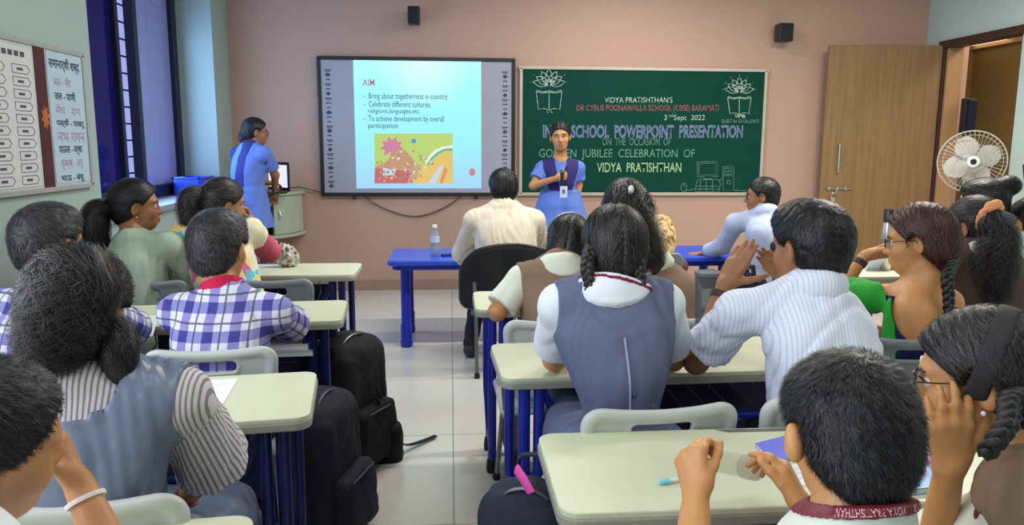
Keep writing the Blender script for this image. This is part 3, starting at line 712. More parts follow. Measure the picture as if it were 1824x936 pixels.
# ------------------------------------------------------------------ desks
TOP = mat('cream_laminate', (204, 208, 178), .38, var=.04, vs=14, bump=.05, bs=300); EDGE = mat('beige_edge_band', (150, 148, 134), .5)
BLUE = mat('blue_steel_tube', (38, 52, 168), .32, .15); SHADEBLUE = mat('shaded_blue_steel_tube', (22, 26, 86), .35, .15); NAVY = mat('navy_steel', (24, 28, 78), .4, .1); CHROME = mat('grey_steel_rod', (150, 152, 160), .3, .8)  # second blue is darkened for the shade on the left desks
RUB = mat('black_rubber', (22, 22, 24), .6)
def make_desk(W=1.22, Dp=.41, tube=BLUE):
    d = thing('school_desk', None, 'desk')
    MB().prism(rrect(W-.006, Dp-.006, .04), .728, .742).build('desktop', TOP, d, bevel=.003)
    MB().prism(rrect(W, Dp, .043), .706, .729).build('edge_band', EDGE, d, bevel=.004)
    g = MB(); n = 10; wv = .17
    pts = [(-wv, Dp/2-.012), (-wv+.025, Dp/2-.030), (wv-.025, Dp/2-.030), (wv, Dp/2-.012)]
    g.prism(pts, .742, .7432); g.build('pencil_groove', mat('groove_grey', (104, 106, 96), .5), d)
    for s_ in (-1, 1):
        x = s_*(W/2-.075); b = MB()
        b.tube([(x, -Dp/2+.05, .706), (x, -Dp/2+.05, .02)], .019, 10)
        b.tube([(x-s_*.045, -Dp/2+.05, .706), (x-s_*.045, -Dp/2+.05, .30)], .017, 10)
        b.build('front_leg', tube, d, smooth=True)
        b = MB(); b.tube(spline([(x+s_*.01, Dp/2-.06, .706), (x+s_*.01, Dp/2-.06, .34), (x+s_*.005, Dp/2-.075, .22), (x, Dp/2-.11, .10), (x, Dp/2-.11, .02)], 14), .018, 10)
        b.build('rear_leg', tube, d, smooth=True)
        b = MB(); b.tube([(x, -Dp/2+.03, .10), (x, Dp/2-.08, .10)], .014, 8).build('side_rail', tube, d, smooth=True)
        b = MB()
        for yy in (-Dp/2+.05, Dp/2-.11): b.lathe([(.024, 0), (.026, .02), (.022, .06)], (x, yy, .0), 10)
        b.build('foot_cap', RUB, d)
        xi = x-s_*.05
        MB().tube([(xi, -Dp/2+.06, .70), (xi-s_*.06, -Dp/2+.075, .575), (xi-s_*.06, Dp/2-.07, .60), (xi-s_*.03, Dp/2-.05, .70)], .013, 8).build('shelf_bracket', tube, d, smooth=True)
    xr = W/2-.185
    MB().tube([(-xr, -Dp/2+.075, .575), (xr, -Dp/2+.075, .575)], .015, 10).build('shelf_rail', tube, d, smooth=True)
    MB().box((0, Dp/2-.055, .675), (W-.2, .022, .05)).build('rear_rail', tube, d, bevel=.004)
    MB().box((.13, Dp/2-.06, .50), (W-.60, .012, .26)).build('modesty_panel', NAVY, d, bevel=.003)
    b = MB()
    for k in range(11):
        xx = -xr+.03+k*(2*xr-.06)/10; b.tube([(xx-.04, Dp/2-.06, .685), (xx-.01, Dp/2-.12, .60), (xx, -Dp/2+.075, .575)], .0032, 6)
    b.build('wire_shelf', CHROME, d)
    MB().tube([(-W/2+.075, Dp/2-.08, .28), (W/2-.075, Dp/2-.08, .28)], .016, 10).build('stretcher', tube, d, smooth=True)
    return d
def place_desk(x_edge, y0, y1, deg, side, label, W=1.22, first={}):
    "x_edge: position of the aisle end; y0..y1 near and far edge"
    a = math.radians(deg); c = V3(x_edge, (y0+y1)/2, 0)+side*W/2*V3(math.cos(a), math.sin(a), 0)
    if side not in first: first[side] = d = make_desk(tube=BLUE if side > 0 else SHADEBLUE); d.location = tuple(c); d.rotation_euler = (0, 0, a); d['label'] = label; d['group'] = 'two-seat school desks'; return d
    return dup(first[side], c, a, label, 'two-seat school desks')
R3 = place_desk(.198, 1.325, 1.725, 0, 1, 'cream-topped blue desk nearest the camera with a boy holding a clear tube at it')
R2 = place_desk(.136, 2.15, 2.57, 2.2, 1, 'cream-topped blue desk where the girl with two braids and the boy in white sit')
R1 = place_desk(.095, 3.11, 3.515, 0, 1, 'cream-topped blue desk in front of the two brown-pinafore girls, behind the black chair')
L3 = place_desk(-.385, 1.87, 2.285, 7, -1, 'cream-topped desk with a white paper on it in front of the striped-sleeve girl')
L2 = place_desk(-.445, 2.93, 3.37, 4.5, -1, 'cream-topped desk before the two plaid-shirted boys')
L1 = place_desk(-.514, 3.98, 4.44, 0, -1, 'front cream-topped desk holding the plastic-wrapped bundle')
q4 = AZ(472, 912, .74)
L4 = place_desk(q4[0]+.01, q4[1]-.42, q4[1], 6, -1, 'cream desk corner peeking in at the bottom edge behind the striped-sleeve girl')
RX = place_desk(2.13, 3.79, 4.21, 0, 1, 'cream-topped desk with the steel flask, beyond the girl in the green top')
RY = place_desk(2.02, 2.98, 3.38, 0, 1, 'desk with a white paper beside the girl with the peach scrunchie')

# ------------------------------------------------------------------ blue plastic tables
def make_table():
    t = thing('blue_table', None, 'table'); BT = mat('blue_table_plastic', (44, 78, 196), .3); BD = mat('blue_table_leg', (30, 44, 168), .3)
    MB().prism(rrect(1.22, .62, .06), .592, .632).build('tabletop', BT, t, bevel=.010)
    MB().prism(rrect(1.16, .56, .05), .560, .593).build('apron', BD, t, bevel=.006)
    for sx in (-1, 1):
        for sy in (-1, 1):
            l = MB().lathe([(.040, .03), (.040, .16), (.034, .17), (.034, .565)], (sx*.49, sy*.21, 0), 16).build('leg', BD, t, True)
            MB().lathe([(.030, 0), (.042, .008), (.044, .04), (.040, .05)], (sx*.49, sy*.21, 0), 16).build('foot', BD, l, True)
    return t
TA = make_table(); TA.location = (.165, 5.50, 0); tag(TA, 'blue plastic table with the water bottle, before the cream-kurta teacher', 'table', 'blue plastic tables')
TB = dup(TA, (1.50, 5.58, 0), 0, 'blue plastic table where the man in the pale blue shirt rests his arm', 'blue plastic tables')

# ------------------------------------------------------------------ moulded chairs
class Shell:
    "chair back: curved slab with a raised rim and a handle slot"
    k = .006
    def __init__(s, w, z0, z1, y, lean, curve, slot): s.w, s.z0, s.z1, s.y, s.lean, s.cv, s.slot = w, z0, z1, y, lean, curve, slot
    def bb(s): return np.array([-s.w-.03, s.y-.16, s.z0-.03]), np.array([s.w+.03, s.y+.10, s.z1+.06])
    def d(s, X, Y, Z):
        zc, hh = (s.z0+s.z1)/2, (s.z1-s.z0)/2
        zz = Z+.22*X*X*0+(X*X)*.35*0
        zt = Z-.015*(np.abs(X)/s.w)**2*((Z-s.z0)/(2*hh))          # top edge dips in the middle
        n = Y-(s.y-(Z-s.z0)*s.lean)-s.cv*X*X
        r = .055; wd = s.w*(1-.10*np.clip((s.z1-Z)/(2*hh), 0, 1))
        qx, qz = np.abs(X)-(wd-r), np.abs(zt-zc)-(hh-r)
        rr = np.sqrt(np.maximum(qx, 0)**2+np.maximum(qz, 0)**2)+np.minimum(np.maximum(qx, qz), 0)-r
        slab = np.maximum(np.abs(n)-.0065, rr)
        rim = np.sqrt(n*n+(rr+.010)**2)-.0155
        o = smin(slab, rim, .012)
        if s.slot:
            sx, sz = np.abs(X)-.078+.016, np.abs(zt-(s.z1-.048))-.016+.014
            sl = np.sqrt(np.maximum(sx, 0)**2+np.maximum(sz, 0)**2)-.016
            o = smin(o, np.sqrt(n*n+(sl-.006)**2)-.010, .006); o = np.maximum(o, -sl)
        return o
def make_chair(m, tube, slot=True):
    c = thing('school_chair', None, 'chair')
    solid('backrest', [Shell(.198, .49, .787, -.175, .16, .35, slot)], .0042, m, c)
    solid('seat', [Box((0, .02, .435), (.205, .20, .012), .012, k=.02), Cap((-.19, .20, .43), (.19, .20, .43), .016, k=.02), Cap((-.19, -.16, .442), (-.20, .18, .44), .014), Cap((.19, -.16, .442), (.20, .18, .44), .014)], .006, m, c)
    for sx in (-1, 1):
        MB().tube([(sx*.20, -.215, .66), (sx*.195, -.19, .52), (sx*.19, -.17, .44), (sx*.19, -.14, .41)], .011, 8).build('back_support', tube, c, True)
        for sy in (-1, 1):
            l = MB().tube([(sx*.17, sy*.14, .425), (sx*.20, sy*.20, .01)], .011, 8).build('leg', tube, c, True)
            MB().lathe([(.016, 0), (.017, .012), (.013, .035)], (sx*.20, sy*.20, 0), 8).build('foot_cap', RUB, l)
    return c
WHITE = mat('white_grey_plastic', (186, 190, 186), .42, var=.03); GREY = mat('grey_plastic', (128, 132, 138), .45, var=.04)
chw = make_chair(WHITE, CHROME); chg = make_chair(GREY, CHROME)
_used = set()
def place_chair(src, x, y, deg, label):
    rz = math.radians(deg)
    if src.name not in _used:
        _used.add(src.name); src.location = (x, y, 0); src.rotation_euler = (0, 0, rz); src['label'] = label; src['group'] = 'moulded school chairs'; return src
    return dup(src, (x, y, 0), rz, label, 'moulded school chairs')
place_chair(chw, .49, 1.95, 5, 'white-grey moulded chair of the girl with two braids')
place_chair(chw, -.765, 2.56, 4, 'white moulded chair of the plaid-shirted boy with the red collar')
place_chair(chw, -.70, 1.54, 4, 'white-grey moulded chair of the striped-sleeve girl')
place_chair(chw, .385, 2.88, 0, 'white moulded chair behind the brown-pinafore girl with the hairband')
place_chair(chw, .86, 2.90, 0, 'white moulded chair of the curly-haired girl with the white hair clip')
place_chair(chw, .985, 1.98, -2, 'white-grey moulded chair of the boy in white with joined hands')
place_chair(chg, 1.555, 2.55, -3, 'grey moulded chair of the girl in the green top')
place_chair(chg, 2.17, 2.74, -3, 'grey moulded chair of the girl with the peach scrunchie')
place_chair(chg, -1.42, 3.78, 0, 'grey moulded chair of the woman in the mint kurta')
place_chair(chg, -.85, 3.78, 0, 'grey moulded chair of the woman with the pink sleeve')

place_chair(chw, .66, .92, 2, 'white-grey moulded chair of the lanyard boy nearest the camera')
place_chair(chw, 1.12, 1.06, 20, 'white-grey moulded chair of the girl in round glasses')
place_chair(chw, -.66, .68, -15, 'white-grey moulded chair of the boy with the thread bracelet')
place_chair(chg, 2.56, 3.50, 0, 'grey moulded chair of the person with the high black bun')
place_chair(chg, 3.02, 3.48, 0, 'grey moulded chair of the person cut off by the photo edge')
place_chair(chg, 1.16, 4.54, 0, 'grey moulded chair of the person in the golden brown headscarf')
place_chair(chg, -1.34, 2.56, -6, 'grey moulded chair of the plaid-shirted boy by the wall')
# black chairs at the front
BP = mat('black_chair_plastic', (26, 27, 32), .42); ST = mat('dull_chair_steel', (120, 122, 126), .35, .8)
bc = thing('front_chair', 'wide black plastic chair with steel legs under the cream-kurta teacher', 'chair', (.36, 4.80, 0))
class Tub:
    k = .006
    def bb(s): return np.array([-.35, -.33, .40]), np.array([.35, .14, .86])
    def d(s, X, Y, Z):
        n = Y-(-.25-(Z-.5)*.10)-1.35*X*X
        r = .12; zt = Z+.95*X*X
        qx, qz = np.abs(X)-(.315-r), np.abs(zt-.645)-(.19-r)
        rr = np.sqrt(np.maximum(qx, 0)**2+np.maximum(qz, 0)**2)+np.minimum(np.maximum(qx, qz), 0)-r
        return smin(np.maximum(np.abs(n)-.007, rr), np.sqrt(n*n+(rr+.010)**2)-.013, .01)
solid('backrest', [Tub()], .006, BP, bc)
solid('seat', [Box((0, .02, .44), (.23, .23, .014), .014, k=.02), Cap((-.2, .24, .432), (.2, .24, .432), .018, k=.02)], .007, BP, bc)
for sx in (-1, 1):
    l = MB().tube([(sx*.225, -.30, .60), (sx*.215, -.25, .42), (sx*.21, -.29, .012)], .012, 8).build('leg', ST, bc, True)
    l2 = MB().tube([(sx*.215, .20, .43), (sx*.235, .28, .012)], .012, 8).build('leg', ST, bc, True)
    MB().lathe([(.017, 0), (.018, .012), (.014, .035)], (sx*.21, -.29, 0), 8).build('foot_cap', RUB, l)
    MB().lathe([(.017, 0), (.018, .012), (.014, .035)], (sx*.235, .28, 0), 8).build('foot_cap', RUB, l2)
    MB().tube([(sx*.225, -.25, .45), (sx*.225, .2, .43)], .010, 8).build('seat_rail', ST, bc, True)
oc = thing('office_chair', 'black office chair with armrests under the man in the pale blue shirt', 'chair', (2.16, 4.86, 0), math.radians(18))
FB = mat('black_chair_fabric', (24, 26, 36), .75, bump=.3, bs=400)
solid('backrest', [Box((0, -.25, .66), (.24, .035, .18), .035, np.array([[1, 0, 0], [0, .98, -.17], [0, .17, .98]]).T, k=.02)], .008, FB, oc)
solid('seat', [Box((0, .0, .43), (.25, .24, .045), .045, k=.02)], .009, FB, oc)
for sx in (-1, 1):
    MB().tube([(sx*.26, -.16, .42), (sx*.285, -.14, .56), (sx*.285, -.12, .655), (sx*.285, .12, .665), (sx*.285, .16, .60), (sx*.26, .15, .42)], .016, 8).build('armrest', BP, oc, True)
MB().tube([(0, 0, .40), (0, 0, .09)], .03, 12).build('gas_column', BP, oc, True)
MB().tube([(0, -.29, .50), (0, -.26, .40), (0, -.05, .375)], .02, 8).build('back_bracket', BP, oc, True)
for k in range(5):
    a = 2*PI*k/5+.3; l = MB().tube([(0, 0, .10), (.27*math.cos(a), .27*math.sin(a), .065)], .017, 8).build('base_arm', BP, oc, True)
    MB().ball((.27*math.cos(a), .27*math.sin(a), .029), (.028, .028, .028), 8).build('caster', RUB, l, True)

# ------------------------------------------------------------------ pedestal fan
fc = A(1731, 288, 5.55)
fn = thing('pedestal_fan', 'pedestal fan with a round wire cage standing by the open doorway', 'fan', (fc[0], fc[1], 0))
FW = mat('fan_white', (206, 204, 196), .35); fz = fc[2]; ax = unit(V3(-fc[0]*.75, -fc[1], 0.05)); e1 = unit(np.cross(V3(0, 0, 1), ax)); e2 = np.cross(ax, e1); Rf = np.array([e1, e2, ax]).T
hub = V3(0, 0, fz)
MB().lathe([(.19, 0), (.19, .02), (.06, .045), (.03, .06)], (0, .06, 0), 28).build('base', FW, fn, True)
MB().tube([(0, .06, .05), (0, .06, fz-.10)], .016, 12).build('pole', FW, fn, True)
MB().lathe([(.03, -.20), (.065, -.19), (.075, -.12), (.07, -.05), (.03, -.03)], hub, 20, Rf).build('motor_housing', FW, fn, True)
MB().tube([hub-ax*.13-V3(0, 0, .02), (0, .06, fz-.14)], .022, 10).build('tilt_joint', FW, fn, True)
cg = MB(); Rg = .232
for k in range(44):
    a = 2*PI*k/44; u = e1*math.cos(a)+e2*math.sin(a)
    cg.tube([hub+ax*.075+u*.035, hub+ax*.068+u*.13, hub+ax*.045+u*.20, hub+u*Rg, hub-ax*.03+u*.20, hub-ax*.045+u*.06], .0013, 4, caps=False)
for rr, zz, t in ((Rg, 0, .005), (.13, .068, .002), (.20, .045, .002), (.07, .074, .002)):
    cg.tube([hub+ax*zz+(e1*math.cos(a)+e2*math.sin(a))*rr for a in np.linspace(0, 2*PI, 41)[:-1]], t, 6, closed=True)
cg.build('wire_cage', mat('cage_wire', (200, 198, 192), .3, .5), fn, True)
cgc = MB().lathe([(.042, .070), (.042, .082), (.02, .088)], hub, 20, Rf).build('cage_badge', mat('badge_grey', (210, 208, 200), .3), fn, True)
MB().lathe([(.022, .0885), (.02, .0915)], hub, 16, Rf).build('badge_centre', BLACK, cgc, True)
for k in range(4):
    a0 = k*PI/2+.4; vs = []; fs_ = []
    for i, rr in enumerate(np.linspace(.03, .195, 7)):
        wd = .22+.55*math.sin(PI*min(1, i/6*.85+.15))
        for j, t in enumerate(np.linspace(-1, 1, 7)):
            a = a0+t*wd; vs.append(hub+(e1*math.cos(a)+e2*math.sin(a))*rr+ax*(.012*t+.016))
    n_ = len(vs); vs += [v-ax*.003 for v in vs]
    for i in range(6):
        for j in range(6): q = (i*7+j, i*7+j+1, (i+1)*7+j+1, (i+1)*7+j); fs_.append(q); fs_.append(tuple(n_+x for x in q[::-1]))
    MB().add(vs, fs_).build('blade', mat('fan_blade_plastic', (192, 188, 178), .3, Alpha=.62), fn, True)
# ------------------------------------------------------------------ people
def skin_mat(nm, c):
    s = NT(nm); co = s.obj(); f = s.noise(co, 22, 4); c = lin(c)
    s.l(s.mix(f, tuple(v*.86 for v in c[:3])+(1,), tuple(min(1, v*1.1) for v in c[:3])+(1,)), s.b.inputs['Base Color'])
    s.set(Roughness=.48); s.b.inputs['Subsurface Weight'].default_value = .12; s.b.inputs['Subsurface Radius'].default_value = (.012, .005, .003); s.b.inputs['Subsurface Scale'].default_value = .6
    s.bump(s.noise(co, 420, 2), .05, .002); return s.m
SK = {k: skin_mat('skin_'+k, c) for k, c in dict(tan=(188, 132, 88), brown=(160, 108, 72), deep=(138, 92, 64), warm=(200, 142, 88)).items()}
def hair_mat(nm, c, c2, rough=.46):
    s = NT(nm); co = s.obj(); f = s.noise(s.scaled(co, (1, 1, .25)), 160, 3, .7)
    s.l(s.mix(f, lin(c), lin(c2)), s.b.inputs['Base Color']); s.set(Roughness=rough); s.b.inputs['Specular IOR Level'].default_value = .55
    s.bump(s.noise(s.scaled(co, (1, 1, .12)), 500, 2), .35, .002); return s.m
HB = hair_mat('hair_black', (14, 13, 15), (34, 32, 34)); HR = hair_mat('hair_reddish', (34, 20, 18), (66, 38, 36), .42); HJ = hair_mat('hair_jet', (9, 9, 11), (18, 18, 21), .4); HG = hair_mat('hair_dark_grey', (22, 21, 23), (48, 47, 49), .45)
def strand_mat(nm, c, c2, c3):  # lightest strands carry the hair's sheen in their colour
    s = NT(nm); sp = s.n('ShaderNodeSeparateXYZ'); s.l(s.attr(), sp.inputs[0])
    s.l(s.ramp(sp.outputs[0], (0, lin(c)), (.6, lin(c2)), (1, lin(c3))), s.b.inputs['Base Color']); s.set(Roughness=.44); s.b.inputs['Specular IOR Level'].default_value = .45; return s.m
STR = {'hair_black': strand_mat('strand_black', (12, 11, 13), (30, 28, 29), (92, 83, 79)), 'hair_reddish': strand_mat('strand_reddish', (36, 20, 18), (74, 42, 40), (116, 72, 66)), 'hair_dark_grey': strand_mat('strand_grey', (32, 31, 33), (46, 45, 48), (100, 98, 101)),
    'hair_jet': strand_mat('strand_jet', (8, 8, 10), (16, 16, 19), (52, 54, 62))}
EYEW = mat('eye_white', (220, 214, 206), .2); IRIS = mat('iris_dark', (28, 18, 14), .15); LIP = mat('lip', (138, 78, 66), .4); TEETH = mat('teeth', (226, 220, 208), .3)
def cloth(nm, c, rough=.8, weave=900, var=.10):
    return mat(nm, c, rough, var=var, vs=7, bump=.15, bs=weave, spec=.25)
def stripes_mat(nm, base, line, pitch, width, axis=0, rough=.75, line2=None):
    s = NT(nm); sp = s.n('ShaderNodeSeparateXYZ'); s.l(s.attr(), sp.inputs[0]); x = sp.outputs[axis]
    m = s.math('LESS_THAN', s.math('FRACT', s.math('MULTIPLY', x, 1/pitch)), width)
    s.l(s.mix(m, lin(base), lin(line)), s.b.inputs['Base Color']); s.set(Roughness=rough); s.b.inputs['Specular IOR Level'].default_value = .25
    return s.m
def plaid_mat(nm):
    s = NT(nm); sp = s.n('ShaderNodeSeparateXYZ'); s.l(s.attr(), sp.inputs[0]); W_, B_ = lin((216, 216, 230)), lin((96, 92, 168)); c = None; ms = []
    for ax in (0, 1):
        fr = s.math('FRACT', s.math('ADD', s.math('MULTIPLY', sp.outputs[ax], 1/.082), .25))
        ms.append((s.math('LESS_THAN', s.math('ABSOLUTE', s.math('SUBTRACT', fr, .25)), .20), s.math('LESS_THAN', s.math('ABSOLUTE', s.math('SUBTRACT', fr, .72)), .035)))
    band = s.math('MULTIPLY', s.math('ADD', ms[0][0], ms[1][0]), .5)
    col = s.ramp(band, (0, W_), (.5, lin((140, 138, 196))), (1, lin((70, 66, 142))))
    ln = s.math('MAXIMUM', ms[0][1], ms[1][1]); col = s.mix(s.math('MULTIPLY', ln, .8), col, lin((62, 60, 92)))
    s.l(col, s.b.inputs['Base Color']); s.set(Roughness=.8); s.b.inputs['Specular IOR Level'].default_value = .2; return s.m

def rot(ax, a):
    ax = unit(ax); c, s_ = math.cos(a), math.sin(a); x, y, z = ax
    return np.array([[c+x*x*(1-c), x*y*(1-c)-z*s_, x*z*(1-c)+y*s_], [y*x*(1-c)+z*s_, c+y*y*(1-c), y*z*(1-c)-x*s_], [z*x*(1-c)-y*s_, z*y*(1-c)+x*s_, c+z*z*(1-c)]])
def hand_prims(W, d, n, left, curl=(.35, .5, .35), thumb=(.5, .6, .4), sc=1.0, spread=.10, fcurl=None):
    "palm, four bent fingers and a thumb; d towards the fingertips, n out of the palm"
    d = unit(d); n = unit(np.array(n)-d*(np.array(n)@d)); t = np.cross(d, n)*(-1 if left else 1); W = np.array(W, float); P_ = []
    off = (.029, .0105, -.009, -.027); lens = (.070, .078, .073, .058); kd = (.082, .086, .082, .074); kn = []
    for i in range(4):
        K = W+d*kd[i]*sc+t*off[i]*sc+n*(-.003 if i in (1, 2) else 0)*sc; kn.append(K)
        P_.append(Cap(W+t*off[i]*.55*sc+d*.006*sc, K, .0135*sc, .0115*sc, k=.012*sc))
    P_.append(Cap(W+t*.010*sc+d*.02*sc+n*.006*sc, W+d*.065*sc+n*.004*sc, .016*sc, .013*sc, k=.014*sc))
    for i in range(4):
        c = curl if fcurl is None or fcurl[i] is None else fcurl[i]
        a = kn[i]; dir_ = unit(d+t*off[i]*spread*30); ax = np.cross(dir_, n); r0 = (.0092, .0096, .0090, .0080)[i]*sc; L_ = lens[i]*sc
        for j, fr in enumerate((.46, .30, .26)):
            dir_ = rot(ax, c[j]) @ dir_; b = a+dir_*L_*fr; P_.append(Cap(a, b, r0*(1-.10*j), r0*(1-.10*(j+1)), k=.0045*sc if j else .010*sc)); a = b
    a = W+d*.022*sc+t*.020*sc+n*.006*sc; dir_ = unit(d*thumb[0]+t*thumb[1]+n*thumb[2]); b = a+dir_*.042*sc
    P_.append(Cap(W+d*.012*sc+t*.008*sc, a, .014*sc, .0145*sc, k=.014*sc)); P_.append(Cap(a, b, .0145*sc, .0108*sc, k=.012*sc))
    for L_, r0, r1 in ((.031*sc, .0105*sc, .0096*sc), (.026*sc, .0094*sc, .0078*sc)):
        dir_ = unit(dir_+d*.22+n*.10-t*.10); c2 = b+dir_*L_; P_.append(Cap(b, c2, r0, r1, k=.005*sc)); b = c2
    return P_
class Person:
    def __init__(s, label, H, N, hc, yaw=0, hd=(0, 0, 0), sw=.155, ws=1.0, hs=1.0, L=None, R=None, vox=.006, skin='tan', sit=True, slouch=.03, ears=True, group=None, face=False, jaw=1.0, sdrop=.06, sh=None, belly=0.0, wst=1.0, earx=.076):
        s.H, s.N, s.hc, s.ws, s.hs, s.sw, s.vox, s.sit = [np.array(q, float) for q in (H, N, hc)]+[ws, hs, sw, vox, sit]
        s.skin = SK[skin]; s.org = V3(s.H[0], s.H[1], 0)
        s.root = thing('person', label, 'person', s.org, 0, group or ('people seated in the classroom' if sit else 'girls standing at the front'))
        y = math.radians(yaw); s.lat = V3(math.cos(y), math.sin(y), 0); s.fw = V3(-math.sin(y), math.cos(y), 0)
        hy, hp, hr = [math.radians(v) for v in hd]
        Rz = rot((0, 0, 1), hy); Rh = Rz @ rot((1, 0, 0), hp) @ rot((0, 1, 0), hr); s.Rh = Rh
        H, N = s.H, s.N; up = unit(N-H); mid = H*.5+N*.5-s.fw*slouch; s.up = up
        sp = lambda f: spline([H, mid, N], 41)[int(round(f*40))]
        pts = [sp(f) for f in (0, .25, .5, .75, .9, 1.0)]; w_ = ws
        s.torso = Loft(pts, [.150*w_+belly*.4, .128*w_*wst+belly, .132*w_*(.5+.5*wst)+belly*.5, (.128*w_+sw*.06), .092*w_, .050], [.115*w_+belly*.5, .102*w_*(.6+.4*wst)+belly, .108*w_+belly*.5, .092*w_, .064*w_, .050], s.lat, k=.03)
        if sh is None: SL, SR = [N-up*sdrop+q*s.lat*sw+s.fw*.01 for q in (-1, 1)]
        else: SL, SR = [np.array(q, float) for q in sh]
        s.S = dict(L=SL, R=SR); c9 = sp(.90); s.E = {}; s.Wr = {}; s.HD = {}
        s.sho = [Cap(c9+(SL-c9)*.15, SL, .050*w_, .043*w_, k=.04), Cap(c9+(SR-c9)*.15, SR, .050*w_, .043*w_, k=.04)]
        s.trap = [Cap(N+up*.015, c9+(Sx-c9)*.55, .034, .026, k=.05) for Sx in (SL, SR)]
        sgn = dict(L=-1, R=1)
        for q, spec in (('L', L), ('R', R)):
            if spec is None: spec = {}
            E = spec.get('e'); E = s.S[q]+s.lat*sgn[q]*.05+s.fw*.17-V3(0, 0, .17) if E is None else E
            Wp = spec.get('w'); Wp = np.array(E)+s.fw*.20-s.lat*sgn[q]*.10+V3(0, 0, .01) if Wp is None else Wp
            s.E[q] = np.array(E, float); s.Wr[q] = np.array(Wp, float); s.HD[q] = spec
        s.ua = {q: Cap(s.S[q], s.E[q], .041*w_, .034*w_, k=.03) for q in 'LR'}
        s.fa = {q: Cap(s.E[q], s.Wr[q], .0345*w_, .0225, k=.02) for q in 'LR'}
        hb = hc + Rh @ V3(0, -.030, -.055)*hs; s.hb = np.array(hb); s.neck = Cap(N-up*.02, hb, .053*(.5+.5*ws), .051, k=.025)
        Q = lambda x, yy, z: s.hc + Rh @ (V3(x, yy, z)*hs); E_ = lambda c, r, k=.02, R2=None: Ell(Q(*c), np.array(r)*hs, Rh if R2 is None else Rh @ R2, k=k*hs)
        s.Q = Q
        head = [E_((0, -.010, .030), (.074, .094, .084)), E_((0, .028, -.030), (.059, .060, .078), .03), E_((0, .040, -.078), (.036*jaw, .038, .030), .04),
                E_((-.036, .052, -.030), (.026, .026, .024), .02), E_((.036, .052, -.030), (.026, .026, .024), .02), E_((0, .070, .024), (.050, .018, .014), .02),
                Cap(Q(0, .082, .008), Q(0, .103, -.030), .0075*hs, .0115*hs, k=.014*hs), E_((-.012, .092, -.034), (.009, .010, .008), .008), E_((.012, .092, -.034), (.009, .010, .008), .008),
                E_((0, .086, -.055), (.022, .010, .006), .010), E_((0, .083, -.066), (.019, .010, .006), .010)]
        sk = head+[s.neck, s.torso]+s.sho+s.trap+[s.ua['L'], s.ua['R'], s.fa['L'], s.fa['R']]
        ears_ = []
        for q in (-1, 1):
            Re = rot((0, 0, 1), q*.35) @ rot((1, 0, 0), -.18)
            ears_.append((E_((q*earx, -.010, -.008), (.0085+(earx-.076)*.5, .019, .031), .006, Re), E_((q*(earx+.006), -.004, -.005), (.0055, .0095, .017), .004, Re)))
        for q in 'LR':
            h = dict(s.HD[q].get('hand') or {}); d = h.pop('d', None); d = unit(s.Wr[q]-s.E[q]) if d is None else d
            n = h.pop('n', V3(0, 0, -1)); sk += hand_prims(s.Wr[q], d, n, q == 'L', **h)
        lo = np.min([p.bb()[0] for p in sk], 0)-.03; hi = np.max([p.bb()[1] for p in sk], 0)+.03
        lo[2] = max(lo[2], s.H[2]-.16)
        f = Fld(lo, hi, vox)
        for p in sk: f.add(p)
        for e, c in ears_: f.add(e); f.cut(c, k=.006)
        for q in (-1, 1): f.cut(E_((q*.031, .088, .001), (.017, .012, .010)), k=.012*hs)
        V, Qd = f.mesh(); V = relax(V, Qd, 1, .4)
        s.body = np_mesh('body', V, Qd, s.skin, s.root, True, s.org)
        if face: s.features()
    def loc(s, P): return (np.asarray(P)-s.hc) @ s.Rh / s.hs
    def features(s):
        Q = s.Q; o = s.org
        for q in (-1, 1):
            e = MB().ball(Q(q*.031, .0735, .001)-o, .0118*s.hs, 10, s.Rh).build('eye', EYEW, s.root, True)
            MB().ball(Q(q*.031, .0808, .001)-o, V3(.0068, .0050, .0068)*s.hs, 8, s.Rh).build('iris', IRIS, e, True)
            MB().tube([Q(q*.014, .090, .019)-o, Q(q*.030, .091, .025)-o, Q(q*.048, .080, .020)-o], [.003*s.hs, .0034*s.hs, .0018*s.hs], 6).build('eyebrow', HB, s.root, True)
            MB().tube([Q(q*.016, .086, .004)-o, Q(q*.030, .0905, .010)-o, Q(q*.046, .080, .004)-o], .0016*s.hs, 5).build('eyelid_line', IRIS, s.root, True)
    def mouth(s, open_=True):
        Q = s.Q; o = s.org
        m = MB()
        m.tube([Q(-.025, .082, -.060)-o, Q(-.010, .0955, -.056)-o, Q(0, .0965, -.057)-o, Q(.010, .0955, -.056)-o, Q(.025, .082, -.060)-o], [.002*s.hs, .0045*s.hs, .004*s.hs, .0045*s.hs, .002*s.hs], 6)
        m.tube([Q(-.025, .082, -.061)-o, Q(-.012, .091, -.070)-o, Q(.0, .093, -.072)-o, Q(.012, .091, -.070)-o, Q(.025, .082, -.061)-o], [.002*s.hs, .0045*s.hs, .005*s.hs, .0045*s.hs, .002*s.hs], 6)
        m.build('lips', LIP, s.root, True)
        if open_: MB().ball(Q(0, .089, -.0635)-o, V3(.017, .006, .0042)*s.hs, 8, s.Rh).build('teeth', TEETH, s.root, True)
